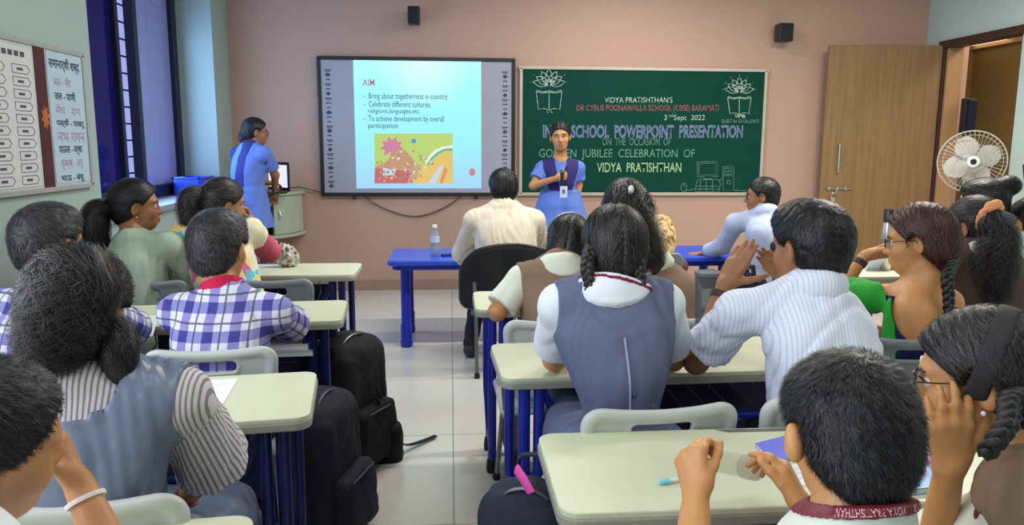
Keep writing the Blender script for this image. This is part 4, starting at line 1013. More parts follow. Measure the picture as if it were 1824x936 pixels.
    def uv(s, V):
        c = s.torso.s; rel = V-s.H; u = rel@s.lat; v = V[:, 2].copy(); X, Y, Z = V[:, 0], V[:, 1], V[:, 2]
        back = rel@s.fw; dt = np.minimum(s.torso.d(X, Y, Z), np.minimum(s.sho[0].d(X, Y, Z), s.sho[1].d(X, Y, Z))+.0); u = u+.0
        for q in 'LR':
            for cp in (s.ua[q], s.fa[q]):
                da = cp.d(X, Y, Z); t = cp.tpar(X, Y, Z); m = (da < dt-.004) & (t > .12)
                ax = unit(cp.b-cp.a); e1 = unit(np.cross(ax, s.fw)); e2 = np.cross(ax, e1); r = V-cp.a
                ang = np.arctan2(r@e2, r@e1); u = np.where(m, ang*.055, u); v = np.where(m, t*np.linalg.norm(cp.b-cp.a), v)
        return np.stack([u, v, back], 1)
    def field(s, prims, h, pad=.05):
        lo = np.min([p.bb()[0] for p in prims], 0)-pad; hi = np.max([p.bb()[1] for p in prims], 0)+pad
        return Fld(lo, hi, h)
    def done(s, name, f, m, it=1, parent=None):
        s.lf = f
        V, Qd = f.mesh(); V = relax(V, Qd, it, .5)
        return np_mesh(name, V, Qd, m, parent or s.root, True, s.org, s.uv(V))
    def sleeve_field(s, f, q, frac, off, flare, rip=0, seed=0):
        g = f.like(); S_, E, W_ = s.S[q], s.E[q], s.Wr[q]
        if frac <= 1:
            end = S_+(E-S_)*frac; g.add(Cap(S_, end+(E-S_)*.12, .042*s.ws+off, .036*s.ws+off+flare)); dd = unit(E-S_)
        else:
            end = E+(W_-E)*(frac-1); g.add(Cap(S_, E, .042*s.ws+off, .037*s.ws+off)); g.add(Cap(E, end+(W_-E)*.08, .037*s.ws+off, .028+off+flare), k=.03); dd = unit(W_-E)
        e1 = unit(np.cross(dd, V3(.3, .5, .8))); e2 = np.cross(dd, e1)
        g.cut(Box(end+dd*.08, (.10, .10, .08), .002, np.array([e1, e2, dd]).T), k=.003)
        if rip: g.ripple(rip, (30, 30, 24), seed+1, 2)
        f.f = smin(f.f, g.f, .03)
    def shirt(s, m, off=.012, sl=.78, flare=.012, neck=.012, rip=.0035, seed=0, h=None, bottom=None, name='shirt', sleeves='LR', waist=None, longq={}, rt=None, rsc=(27, 27, 12)):
        h = h or s.vox*1.15; end = [Cap(s.E[q], s.Wr[q], .05) for q in 'LR'] if sl > 1 else [Cap(s.S[q], s.E[q], .05) for q in 'LR']
        f = s.field([s.torso]+s.sho+[s.ua['L'], s.ua['R']]+end, h)
        f.add(s.torso, off)
        for c in s.sho+s.trap: f.add(c, off)
        if waist is not None: f.add(waist)
        f.ripple(rip if rt is None else rt, rsc, seed, 3)
        for q in sleeves: s.sleeve_field(f, q, longq.get(q, sl), off, flare, rip, seed)
        f.cut(s.neck, neck, k=.004)
        b = s.H-s.up*(.02 if bottom is None else bottom); f.plane(b, -s.up)
        return s.done(name, f, m)
    def pinafore(s, m, off=.027, neck=(.082, .09, .085), arm=.05, armr=(.050, .12, .115), rip=.004, seed=1, h=None, name='pinafore', ndrop=.0, bottom=.06, armdir=None):
        h = h or s.vox*1.15; f = s.field([s.torso]+s.sho, h); f.add(s.torso, off)
        for c in s.sho+s.trap: f.add(c, off)
        f.ripple(rip, (27, 27, 7), seed, 2)
        Rm = np.array([s.lat, s.fw, s.up]).T
        f.cut(Ell(s.N-s.up*ndrop, neck, Rm), k=.004)
        for q, g in (('L', -1), ('R', 1)):
            f.cut(Ell(s.S[q]+(s.lat*g if armdir is None else armdir)*arm-s.up*.01, armr, Rm), k=.004)
        f.plane(s.H-s.up*bottom, -s.up)
        return s.done(name, f, m)
    def collar(s, m, rad=.10, rise=.035, off=.035, name='collar', tilt=.35, neckoff=.010, rip=.0015, h=None, thick=.008, nn=None):
        h = h or min(s.vox, .005); f = Fld(s.N-.17, s.N+.17, h)
        f.add(s.torso, off)
        for c in s.sho+s.trap: f.add(c, off)
        f.add(s.neck, neckoff+thick, k=.02)
        Rm = np.array([s.lat, s.fw, s.up]).T
        f.keep(Ell(s.N+s.up*.005, (rad, rad*1.0, .075), Rm)); f.ripple(rip, (20, 20, 10), 3)
        f.cut(s.neck, neckoff, k=.003)
        ax = unit(s.hb-s.N); nn = unit(ax+s.fw*tilt) if nn is None else unit(nn); f.plane(s.N+ax*rise, nn)
        return s.done(name, f, m)
    def stand(s, m, r=.016, rise=.045, low=.03, tilt=.25, name='collar'):
        "upright collar band hugging the neck"
        f = Fld(s.N-.16, s.N+.18, .004); ax = unit(s.hb-s.N); nn = unit(ax+s.fw*tilt)
        f.add(Cap(s.N-ax*.06, s.hb, s.neck.ra+r+.006, s.neck.rb+r)); f.cut(s.neck, .004, k=.002); f.plane(s.N+ax*rise, nn); f.plane(s.N-ax*low, -nn)
        return s.done(name, f, m)
    def band(s, m, off=.030, z=.012, wd=.009, name='lanyard', tilt=.45, neckoff=.022, h=.0035, base=None, nn=None):
        "ribbon round the neck, lying over collar or shirt"
        f = Fld(s.N-.16, s.N+.16, h)
        f.add(Cap(s.N-s.up*.06, s.hb, s.neck.ra+.012, s.neck.rb), neckoff); g = f.f.copy(); f.f = np.maximum(g, -(g+.004))
        if base is not None: f = base.like(); f.f = np.maximum(base.f-.0042, -(base.f+.002))
        ax = unit(s.hb-s.N); nn = unit(ax+s.fw*tilt) if nn is None else unit(nn); c = s.N+ax*z
        f.plane(c+nn*wd, nn); f.plane(c-nn*wd, -nn)
        return s.done(name, f, m, 1)
    def legs(s, m, knee=None, ankle=None, name='trousers', shoe=None, r=1.0, shoe_c=(30, 28, 30), skirt=False, spread=.09, h=.011, foot=None):
        P_ = [Ell(s.H+V3(0, 0, -.02), V3(.165, .125, .10)*s.ws*r, np.array([s.lat, s.fw, V3(0, 0, 1)]).T, k=.05)]; o = s.org
        for i, g in enumerate((-1, 1)):
            hp = s.H+s.lat*g*spread*s.ws-V3(0, 0, .03)
            if s.sit:
                kn = hp+s.fw*.40+s.lat*g*.02-V3(0, 0, .015) if knee is None else np.array(knee[i]); an = V3(kn[0], kn[1], .09)-s.fw*.03 if ankle is None else np.array(ankle[i])
            else: kn = hp*.52+V3(hp[0], hp[1], .02)*.48+s.fw*.02; an = V3(hp[0], hp[1], .09)
            P_ += [Cap(hp, kn, .088*s.ws*r, .066*r, k=.05), Cap(kn, an, .064*r, .05*r if not skirt else .06*r, k=.03)]
            fd = s.fw if foot is None else unit(foot)
            fld = [Cap(V3(an[0], an[1], .045)-fd*.03, V3(an[0], an[1], .035)+fd*.13, .040, .032, k=.03), Cap(an, V3(an[0], an[1], .04), .042, .042, k=.03)]
            f = s.field(fld, .008)
            for p in fld: f.add(p)
            f.plane(V3(0, 0, .002), V3(0, 0, -1)); s.done('shoe', f, mat('shoe_%02x%02x%02x' % tuple(shoe_c), shoe_c, .45))
        if skirt and s.sit: P_.append(Box(s.H+s.fw*.20-V3(0, 0, .03), (.17*s.ws*r, .24, .075), .07, np.array([s.lat, s.fw, V3(0, 0, 1)]).T, k=.08))
        f = s.field(P_, h, .07)
        for p in P_: f.add(p)
        f.ripple(.006, (30, 30, 30), 7); f.plane(V3(0, 0, .075), V3(0, 0, -1))
        return s.done(name, f, m)
    def onback(s, P, out=.26, f=None, dirn=None):
        "push points outward along dirn (default: backwards) and drop them on the last garment's surface"
        f = f or s.lf; d = -s.fw if dirn is None else unit(dirn); res = []
        for p in P:
            q = np.array(p)+d*np.linspace(out, -.05, 200)[:, None]; v = f.samp(q); i = int(np.argmax(v < 0)) if (v < 0).any() else 60; res.append(q[i])
        return np.array(res)
    # ---------------------------------------------------------------- hair
    def hair(s, m, th=.014, strand=None, flow='back', knot=None, n=1500, ln=.06, steps=6, lift=(.0, .004), wd=.0011, extra=(), line=(1.08, .016), nape=None, ears=True, h=None, jit=.25, crown=(0, -.05, .10), name='hair', tex=.0017):
        h = h or min(s.vox, .005); hs = s.hs; Q = s.Q
        E_ = lambda c, r, k=.025: Ell(Q(*c), np.array(r)*hs, s.Rh, k=k)
        P_ = [E_((0, -.010, .031), (.074+th, .094+th, .084+th)), E_((0, -.042, -.022), (.060+th*.8, .056+th*.8, .070+th*.4))]+[E_(c, r) for c, r in extra]
        f = s.field(P_, h, .03)
        for p in P_: f.add(p)
        nrm = s.Rh @ V3(0, line[0], -1.0); f.plane(s.Q(0, line[1], 0), nrm, .008)
        if nape is not None: f.plane(Q(0, 0, nape), s.Rh @ V3(0, .25, -1), .01)
        if ears:
            for q in (-1, 1): f.cut(E_((q*.090, .0, -.014), (.034, .029, .044)), k=.006)
        if tex: s.grooves(f, tex, flow, knot, crown)
        V, Qd = f.mesh(); V = relax(V, Qd, 1, .3)
        o = np_mesh(name, V, Qd, m, s.root, True, s.org); s.hf = f; s.hV = V
        if n: s.strands(strand or STR.get(m.name, m), n, flow, knot, ln, steps, lift, wd, jit, nrm, crown, line)
        return o
    def grooves(s, f, amp, flow, knot, crown):
        idx = np.nonzero(np.abs(f.f) < .02); P = np.stack([f.ax[i][idx[i]] for i in range(3)], 1); L_ = s.loc(P); w_ = folds(L_, (30, 30, 22), 3, 2)
        if flow == 'knot':
            ax = unit(np.array(knot)-V3(0, .02, 0)); e1 = unit(np.cross(ax, V3(.2, .1, 1))); e2 = np.cross(ax, e1); r = L_-V3(0, .02, .02); c = np.arctan2(r@e1, r@e2)*52
        elif flow == 'part': c = np.arctan2(L_[:, 1]+.02, L_[:, 2]+.02)*50+L_[:, 0]*40
        elif flow == 'short': f.f[idx] += amp*1.2*folds(L_, (150, 150, 110), 5, 2); return
        else: c = np.arctan2(L_[:, 0], -L_[:, 1])*50
        f.f[idx] += (amp*(np.sin(c+1.2*w_)+.6*np.sin(2.3*c+2*w_))).astype(np.float32)
        if flow == 'part':
            dx = np.abs(L_[:, 0]); f.f[idx] += (.0065*np.exp(-(dx/.0045)**2)).astype(np.float32)
    def strands(s, m, n, flow, knot, ln, steps, lift, wd, jit, nrm, crown, line):
        rs = np.random.RandomState(5); f = s.hf; V = s.hV; hs = s.hs
        P = V[rs.randint(0, len(V), n*2)]; g = f.grad(P); ok = (g@unit(nrm) < .75); P = P[ok][:n]; n = len(P); lf = rs.uniform(lift[0], lift[1], n); lens = ln*rs.uniform(.6, 1.25, n)*hs
        if flow == 'short': pass
        pts = []; sds = []
        jv = rs.normal(size=(n, 3))*jit; cr = s.Q(*crown); kn = s.Q(*knot) if knot is not None else None; bk = s.Rh @ V3(0, -.75, -.66); dn = s.Rh @ V3(0, -.25, -1)
        for i in range(steps+1):
            g = f.grad(P)
            if flow == 'short': d = P-cr; sw_ = np.cross(g, d); d = d/(np.linalg.norm(d, axis=1, keepdims=True)+1e-6)*1.0+.35*sw_/(np.linalg.norm(sw_, axis=1, keepdims=True)+1e-6)+s.Rh @ V3(0, .15, -.35)
            elif flow == 'knot': d = kn-P
            elif flow == 'part':
                L_ = s.loc(P); sg = np.sign(L_[:, :1]+1e-4); d = sg*(s.Rh @ V3(.75, 0, 0))+bk*.5+dn*.6
            elif flow == 'down': d = np.repeat(dn[None], n, 0)
            else: d = np.repeat(bk[None], n, 0)
            d = d/(np.linalg.norm(d, axis=1, keepdims=True)+1e-6)+jv; d = d-g*np.sum(d*g, 1, keepdims=True); d /= np.linalg.norm(d, axis=1, keepdims=True)+1e-9
            t = i/steps; tgt = lf*(1 if flow != 'short' else (.2+.8*t)); P = P-g*(f.samp(P)-tgt)[:, None]
            pts.append(P.copy()); sds.append(np.cross(d, g)); P = P+d*(lens/steps)[:, None]
        s.ribbons('hair_strands', np.array(pts), np.array(sds), wd*s.hs, m)
    def ribbons(s, name, pts, sds, wd, m):
        k, n = pts.shape[:2]; tp = np.linspace(1, .35, k)[:, None, None]*wd*.5
        sd = sds/(np.linalg.norm(sds, axis=2, keepdims=True)+1e-9)
        V = np.stack([pts-sd*tp, pts+sd*tp], 2).reshape(-1, 3)           # index: (i*n + j)*2 + side
        i, j = np.meshgrid(np.arange(k-1), np.arange(n), indexing='ij'); a = (i*n+j)*2; b = ((i+1)*n+j)*2
        Fc = np.stack([a, a+1, b+1, b], 2).reshape(-1, 4)
        uv = np.repeat(np.tile(np.random.RandomState(2).uniform(size=n), k), 2); m = STR.get(m.name, m)
        return np_mesh(name, V, Fc, m, s.root, True, s.org, np.stack([uv, uv, uv], 1))
    def tail(s, m, path, rad, n=500, curl=0.0, freq=3.0, wd=.0013, name='ponytail', core=.82, h=.005, flat=1.0):
        pc = spline(path, 28); rr = spline([[r, 0, 0] for r in rad], 28)[:, 0]
        P_ = [Cap(pc[i], pc[i+1], max(rr[i]*core, .003), max(rr[i+1]*core, .003), k=.006) for i in range(27)]
        f = s.field(P_, h)
        for p in P_: f.add(p)
        f.ripple(.004+curl*.3, (40, 40, 14), 9, 2); V, Qd = f.mesh(); V = relax(V, Qd, 1)
        o = np_mesh(name, V, Qd, m, s.root, True, s.org)
        rs = np.random.RandomState(8); ph = rs.uniform(0, 2*PI, n); rho = rs.uniform(.80, 1.12, n); ps = rs.uniform(0, 2*PI, n); fq = freq*rs.uniform(.7, 1.3, n)
        tg = np.gradient(pc, axis=0); tg /= np.linalg.norm(tg, axis=1, keepdims=True); pts = []; sds = []
        for i in range(28):
            e1 = unit(np.cross(tg[i], V3(.2, .9, .1))); e2 = np.cross(tg[i], e1); t = i/27
            a = ph+.5*t+curl*8*np.sin(fq*t*6+ps); r_ = rr[i]*(rho+curl*6*np.sin(fq*t*5+ps*2))
            ds = np.cos(a)[:, None]*e1+np.sin(a)[:, None]*e2; pts.append(pc[i]+ds*r_[:, None]+tg[i]*(.01*np.sin(ps))[:, None]); sds.append(np.cross(np.repeat(tg[i][None], n, 0), ds))
        s.ribbons(name+'_strands', np.array(pts), np.array(sds), wd, m)
        return o
    def braid(s, m, path, r, pitch=.055, tip=.6, name='braid'):
        pc = spline(path, 60); L_ = np.cumsum(np.r_[0, np.linalg.norm(np.diff(pc, axis=0), axis=1)]); tg = np.gradient(pc, axis=0); tg /= np.linalg.norm(tg, axis=1, keepdims=True)
        b = MB(); n = max(30, int(L_[-1]/.0045))
        for i in range(3):
            P_ = []; rr = []
            for l in np.linspace(0, L_[-1], n):
                c = np.array([np.interp(l, L_, pc[:, k]) for k in range(3)]); t = unit([np.interp(l, L_, tg[:, k]) for k in range(3)]); k = 1-(1-tip)*l/L_[-1]
                e1 = unit(np.cross(t, V3(.15, 1, .1))); e2 = np.cross(t, e1); th = 2*PI*l/pitch+i*2*PI/3
                P_.append(c+e1*r*.62*k*math.sin(th)+e2*r*.34*k*math.sin(2*th)-s.org); rr.append(r*k*(.50+.07*math.cos(2*th)))
            b.tube(P_, rr, 9)
        o = b.build(name, m, s.root, True); 
        return o
    def glasses(s, m=None, r=.023, temples=True):
        Q, o = s.Q, s.org; m = m or mat('spectacle_frame', (30, 26, 26), .3); g = MB()
        for q in (-1, 1):
            g.tube([Q(q*.033+r*math.cos(a), .100-.10*abs(q*.033+r*math.cos(a))**1.5*3, r*.82*math.sin(a))-o for a in np.linspace(0, 2*PI, 25)[:-1]], .0015*s.hs, 6, closed=True)
            if temples: g.tube([Q(q*.056, .092, .004)-o, Q(q*.076, .06, .006)-o, Q(q*.079, .0, .008)-o, Q(q*.078, -.022, -.008)-o], .0014*s.hs, 6)
        g.tube([Q(-.011, .100, .006)-o, Q(0, .105, .008)-o, Q(.011, .100, .006)-o], .0014*s.hs, 6)
        go = g.build('spectacles', m, s.root, True)
        for q in (-1, 1):
            MB().lathe([(r*.93, 0), (r*.93, .0012)], s.Q(q*.033, .0975, 0)-o, 18, s.Rh @ np.array([[1, 0, 0], [0, 0, 1], [0, .82, 0]])).build('lens', glass_lens, go)
    def wrist_band(s, q, m, name='bracelet', at_=.92, wd=.012, extra=.004):
        E, W_ = s.E[q], s.Wr[q]; c = E+(W_-E)*at_; ax = unit(W_-E); r = .0345*s.ws+(.0225-.0345*s.ws)*at_+extra; e1 = unit(np.cross(ax, V3(.1, .3, .9))); e2 = np.cross(ax, e1)
        return MB().lathe([(r-.004, -wd), (r+.001, -wd*.9), (r+.0015, 0), (r+.001, wd*.9), (r-.004, wd)], c-s.org, 18, np.array([e1, e2, ax]).T).build(name, m, s.root, True)
glass_lens = glass('spectacle_lens', (226, 230, 232), .03, .12)
WSH = cloth('white_cotton', (226, 230, 238)); CRM = cloth('cream_cotton', (222, 226, 210)); SLATE = cloth('slate_pinafore_cloth', (98, 104, 132)); TAUPE = cloth('taupe_pinafore_cloth', (136, 112, 92)); MAROON = cloth('maroon_ribbon', (128, 30, 52), .6)
DKT = cloth('dark_trouser_cloth', (40, 42, 50)); NAVYC = cloth('navy_cloth', (28, 30, 76)); GREYT = cloth('grey_trouser_cloth', (86, 90, 104))
GOLD = mat('gold', (206, 160, 80), .3, .9); WATCH = mat('watch_strap', (54, 40, 34), .5)

# ---- girl with two braids
p = Person('girl in slate grey pinafore and white blouse seen from behind with two braids', (.465, 1.95, .60), A(1089, 522, 2.0), A(1094, 448, 2.05), 0, (0, -8, 0), sw=.143, hs=1.02, wst=.56, slouch=.015,
    L=dict(e=AZ(988, 640, .785), w=(.40, 2.40, .775)), R=dict(e=AZ(1198, 640, .785), w=(.58, 2.42, .775)), vox=.005, skin='tan', sdrop=.035)
p.shirt(WSH, rt=.0005, sl=.74, flare=.02, seed=2); p.pinafore(SLATE, seed=3, rip=.007, neck=(.088, .10, .10), arm=.056)
pl = p.onback([p.N-p.up*t for t in np.linspace(.09, .36, 20)])-p.fw*.003; MB().tube(pl-p.org, .0035, 6).build('back_seam', mat('seam_lilac', (150, 150, 178), .7), p.root, True)
MB().ball(p.onback([p.N-p.up*.235+p.lat*.012])[0]-p.org, (.008, .005, .008), 6).build('button', mat('slate_button', (70, 74, 108), .4), p.root, True)
p.collar(WSH, rad=.112, rise=.024); p.band(MAROON, z=.012, wd=.006, tilt=.3, base=p.lf)
p.legs(SLATE, skirt=True, name='skirt')
f = p.field([p.torso], .006); f.add(p.torso, .026); b_ = p.H+p.up*.125; f.plane(b_+p.up*.02, p.up); f.plane(b_-p.up*.02, -p.up); p.done('belt', f, SLATE)
p.hair(HB, flow='part', n=3600, ln=.09, wd=.0012, lift=(0, .003), nape=-.045)
for q, xs in ((-1, (1050, 1046, 1050, 1046)), (1, (1134, 1139, 1141, 1152))):
    p.braid(HB, [p.Q(q*.070, -.055, .01), A(xs[0], 455, 1.975), A(xs[1], 480, 1.955), A(xs[2], 508, 1.94), A(xs[3], 545, 1.94)], .022)
# ---- boy in white, joined hands
p = Person('boy in white shirt and wristwatch holding his joined hands up before his face', (1.02, 1.93, .53), A(1452, 516, 1.98), A(1440, 442, 2.03), 12, (24, -4, 0), sw=.168, hs=1.04, earx=.084, ws=1.02, sh=[A(1318, 556, 2.02), A(1486, 560, 1.99)],
    L=dict(e=AZ(1240, 645, .785), w=A(1290, 507, 2.22), hand=dict(d=A(1330, 445, 2.25)-A(1292, 507, 2.22), n=V3(.75, .6, -.3), curl=(-.10, .06, .05), thumb=(.45, .7, .2), sc=1.0, spread=.0)),
    R=dict(e=A(1500, 610, 2.36), w=A(1398, 500, 2.36), hand=dict(d=A(1350, 440, 2.31)-A(1398, 500, 2.36), n=V3(-.75, -.6, -.3), curl=(.0, .06, .05), thumb=(.5, .7, .1), spread=.0)), vox=.0045, skin='brown', sdrop=.045)
WST = NT('white_pinstripe_shirt'); sp = WST.n('ShaderNodeSeparateXYZ'); WST.l(WST.obj(), sp.inputs[0]); WST.l(WST.mix(WST.math('LESS_THAN', WST.math('FRACT', WST.math('MULTIPLY', sp.outputs[0], 95.0)), .28), lin((222, 226, 240)), lin((198, 205, 228))), WST.b.inputs['Base Color']); WST.set(Roughness=.8); WST.b.inputs['Specular IOR Level'].default_value = .2; WST = WST.m
p.shirt(WST, off=.016, sl=.72, flare=.020, seed=5, rip=.0055, rsc=(42, 42, 13), bottom=.10, neck=.016); p.collar(WST, rad=.085, rise=.05, off=.03, neckoff=.012)
p.wrist_band('L', WATCH, 'watch_strap', .86, .011); E_, W_ = p.E['L'], p.Wr['L']
ax = unit(W_-E_); c = E_+(W_-E_)*.86+unit(np.cross(ax, V3(0, 1, 0)))*-.026; MB().ball(c+V3(-.002, -.004, 0)-p.org, (.012, .016, .014), 8).build('watch_face', mat('watch_metal', (120, 116, 110), .25, .8), p.root, True)
p.legs(GREYT); p.hair(HJ, th=.018, flow='short', n=6000, ln=.022, lift=(0, .005), wd=.0011, nape=-.075, extra=[((0, .035, .075), (.072, .06, .05)), ((0, -.05, .03), (.080, .07, .075))])
# ---- girl, hairband, leaning
p = Person('girl in taupe pinafore and cream blouse with a parted bob and thin hairband', (.43, 2.89, .53), A(998, 482, 2.94), A(1012, 438, 3.05), 6, (-10, -22, 8), sw=.155, hs=.98,
    L=dict(e=AZ(886, 556, .785), w=(.30, 3.25, .775)), R=dict(e=AZ(1040, 545, .80), w=(.58, 3.2, .775)), skin='tan', sdrop=.035)
p.shirt(CRM, rt=.0005, sl=.84, flare=.02, seed=6); p.pinafore(TAUPE, seed=7, arm=.056, neck=(.07, .07, .07)); p.collar(CRM, rad=.105, rise=.05)
p.legs(TAUPE, skirt=True, name='skirt'); p.hair(HB, flow='part', n=2200, ln=.08, wd=.0016, nape=-.10, th=.016, extra=[((0, -.05, -.03), (.075, .06, .075))])
MB().tube([p.Q(.096*math.cos(a), -.016, .034+.106*math.sin(a))-p.org for a in np.linspace(.1, PI-.1, 20)], .0035, 6).build('hairband', mat('hairband_silver', (150, 150, 150), .35, .5), p.root, True)
# ---- curly girl with white clip
p = Person('girl with long curly dark hair and a white hair clip, taller than her neighbours', (.88, 2.86, .53), A(1156, 478, 2.92), A(1120, 384, 2.94), -4, (0, -6, -16), sw=.16, hs=1.0, sh=[A(1085, 520, 2.93), A(1222, 520, 2.93)],
    L=dict(e=A(1075, 580, 3.06), w=(.75, 3.3, .775)), R=dict(e=A(1232, 580, 3.1), w=(.95, 3.3, .775)), skin='tan')
p.shirt(CRM, rt=.0005, sl=.4, seed=8); p.pinafore(TAUPE, off=.024, seed=9, arm=.075, neck=(.07, .07, .07)); p.collar(CRM, rad=.10, rise=.03)
p.legs(TAUPE, skirt=True, name='skirt'); p.hair(HB, flow='knot', knot=(0, -.09, .07), n=2000, ln=.08, wd=.0016, th=.022, extra=[((0, -.03, .10), (.06, .07, .045))])
p.tail(HB, [p.Q(0, -.085, .07), A(1118, 372, 2.80), A(1128, 405, 2.80), A(1146, 440, 2.83), A(1163, 470, 2.85)], [.05, .085, .082, .074, .050], n=1300, curl=.035, freq=4, wd=.0017, name='curly_hair')
MB().ball(A(1124, 338, 2.735)-p.org, (.011, .008, .016), 10).build('hair_clip', mat('pearl_white', (236, 234, 228), .25), p.root, True)
# ---- woman with patterned scarf
SCARF = NT('gold_patterned_scarf'); co = SCARF.obj(); vo = SCARF.n('ShaderNodeTexVoronoi', i_Scale=11.0); SCARF.l(SCARF.mix(.35, co, SCARF.n('ShaderNodeTexNoise', i_Scale=6.0).outputs['Color']), vo.inputs['Vector'])
SCARF.l(SCARF.ramp(vo.outputs['Distance'], (.15, lin((92, 58, 34))), (.38, lin((172, 134, 84))), (.65, lin((206, 182, 132)))), SCARF.b.inputs['Base Color']); SCARF.set(Roughness=.7)
p = Person('person in a golden brown patterned headscarf leaning over the front table', (1.16, 4.50, .50), A(1170, 462, 4.66), A(1174, 418, 4.76), 0, (0, -18, 0), sw=.16, hs=.95, skin='brown')
SC = SCARF.m; p.shirt(mat('dull_plum_cloth', (92, 62, 66), .8), sl=1.7, seed=4); p.legs(DKT)
f = p.field([Ell(p.hc, (.15, .17, .17))], .007); f.add(Ell(p.Q(0, -.012, .025), np.array((.094, .112, .106)), p.Rh)); f.add(Ell(p.Q(0, -.05, -.06), (.085, .08, .09), p.Rh, k=.04)); f.add(Cap(p.Q(0, -.03, -.06), p.N, .085, .10, k=.05)); f.ripple(.005, (22, 22, 18), 4); f.cut(Ell(p.Q(0, .13, -.02), (.062, .09, .085), p.Rh)); p.done('headscarf', f, SC)
# ---- foreground boy with lanyard
p = Person('short haired boy in cream shirt with a maroon lanyard, nearest the camera', (.66, .86, .46), A(1506, 976, .955), A(1508, 774, 1.01), 4, (2, -14, 0), sw=.155, hs=.93, earx=.092, ws=1.02, sh=[A(1370, 1105, .97), A(1640, 1105, .97)],
    L=dict(e=A(1232, 1000, 1.14), w=A(1240, 884, 1.235), hand=dict(d=V3(.03, .62, .70), n=V3(.80, .45, -.35), thumb=(.75, .25, .45), fcurl=[(.75, .95, .5), (.85, 1.0, .6), (.9, 1.0, .6), (.95, 1.0, .6)], sc=.92)),
    R=dict(e=A(1462, 1020, 1.16), w=A(1432, 905, 1.245), hand=dict(d=V3(-.36, .42, .82), n=V3(-.82, .30, -.30), thumb=(.85, .3, .2), fcurl=[(.35, .5, .3), (.6, .8, .5), (.7, .9, .5), (.8, .9, .5)], sc=.92)), vox=.0038, skin='warm', sdrop=.045)
lany = p
SHB = cloth('cream_grey_shirt', (214, 214, 202)); p.shirt(SHB, off=.018, sl=.8, seed=4, rip=.004, neck=.02); p.collar(SHB, rad=.105, rise=.090, off=.030, neckoff=.012, tilt=.25, thick=.012, nn=V3(-.04, .30, 1))
MR2 = mat('lanyard_maroon', (118, 34, 48), .5); p.band(MR2, z=.062, wd=.009, base=p.lf, nn=V3(-.04, .35, 1)); p.bandf = p.lf
p.hair(HJ, th=.016, flow='short', n=22000, ln=.013, lift=(0, .008), wd=.0007, nape=-.10, steps=3, extra=[((0, -.05, .0), (.080, .064, .10)), ((0, .0, .06), (.084, .095, .06))], h=.0035)
p.legs(GREYT)
# ---- girl with glasses, foreground right
p = Person('girl in round glasses and dark hairband resting her cheek on her hand', (1.10, 1.02, .47), A(1850, 895, 1.06), A(1746, 680, 1.20), 25, (52, -8, 6), sw=.155, hs=1.0, sh=[A(1788, 935, 1.12), A(2020, 975, 1.0)],
    L=dict(e=A(1655, 1035, 1.20), w=A(1690, 838, 1.135), hand=dict(d=V3(-.05, .06, 1), n=V3(.35, .9, .05), curl=(.12, .40, .30), thumb=(.7, .6, .2), sc=.92)), vox=.004, skin='warm', face=True)
p.shirt(CRM, rt=.0005, off=.018, sl=.74, flare=.058, seed=5, rip=.006); p.pinafore(TAUPE, off=.030, seed=6, arm=.085, armr=(.15, .17, .17), armdir=unit(p.E['L']-p.S['L']), neck=(.07, .07, .07)); p.collar(CRM, rad=.08); p.band(MR2, z=.02, wd=.008, base=p.lf)
p.legs(TAUPE, skirt=True, name='skirt'); p.hair(HB, flow='part', n=2600, ln=.09, wd=.0008, th=.018, nape=-.09, line=(1.0, .020))
p.glasses(r=.025)
f = p.field([Ell(p.hc, (.13, .14, .14))], .004); e_ = Ell(p.Q(0, -.010, .031), np.array((.096, .117, .106)), p.Rh); f.add(e_); nn = p.Rh @ V3(0, .93, .36); c_ = p.Q(0, -.012, .03); f.plane(c_+nn*.018, nn); f.plane(c_-nn*.018, -nn); f.cut(Ell(p.Q(0, -.010, .031), np.array((.088, .109, .098)), p.Rh)); f.plane(p.Q(0, 0, -.02), p.Rh @ V3(0, 0, -1)); p.done('hairband', f, cloth('charcoal_band', (48, 46, 48), .7))
p.braid(HB, [p.Q(-.045, -.088, -.02), A(1800, 715, 1.08), A(1797, 750, 1.04), A(1775, 785, 1.02), A(1752, 812, 1.02)], .024, pitch=.058)
MB().ball(p.Q(-.084, -.006, -.040)-p.org, .0045, 8).build('earring', mat('pearl_white', (236, 234, 228), .25), p.root, True)
# ---- girl in green top
GRN = cloth('bright_green_cloth', (36, 150, 48), .7); 
p = Person('girl with reddish braided hair in a bright green top, hand at her mouth', (1.62, 2.50, .52), A(1650, 508, 2.55), A(1636, 432, 2.60), 22, (50, -6, 4), sw=.155, hs=1.05, wst=.9, sh=[A(1568, 530, 2.64), A(1690, 540, 2.52)],
    L=dict(e=A(1492, 522, 2.86), w=A(1538, 458, 2.88), hand=dict(d=V3(.75, -.12, .25), n=V3(.15, -.75, -.55), curl=(.5, .7, .5), thumb=(.5, .6, .4))), vox=.005, skin='warm', face=True)
f = p.field([p.torso]+p.sho+[Cap(p.S['L'], p.E['L'], .06)], .006, .06); f.add(p.torso, .016)
for c in p.sho: f.add(c, .012)
f.add(Cap(p.S['L']-p.fw*.0, p.S['L']+(p.E['L']-p.S['L'])*.65, .058, .066)); f.ripple(.005, (13, 13, 8), 3)
ctr = A(1652, 545, 2.42); f.cut(Ell(ctr, (.115, .115, .135))); f.cut(Cap(p.N, p.hb, .07, .07)); f.plane(A(1592, 540, 2.5), V3(.98, -.15, 0)); f.plane(p.H-p.up*.02, -p.up); p.done('green_top', f, GRN)
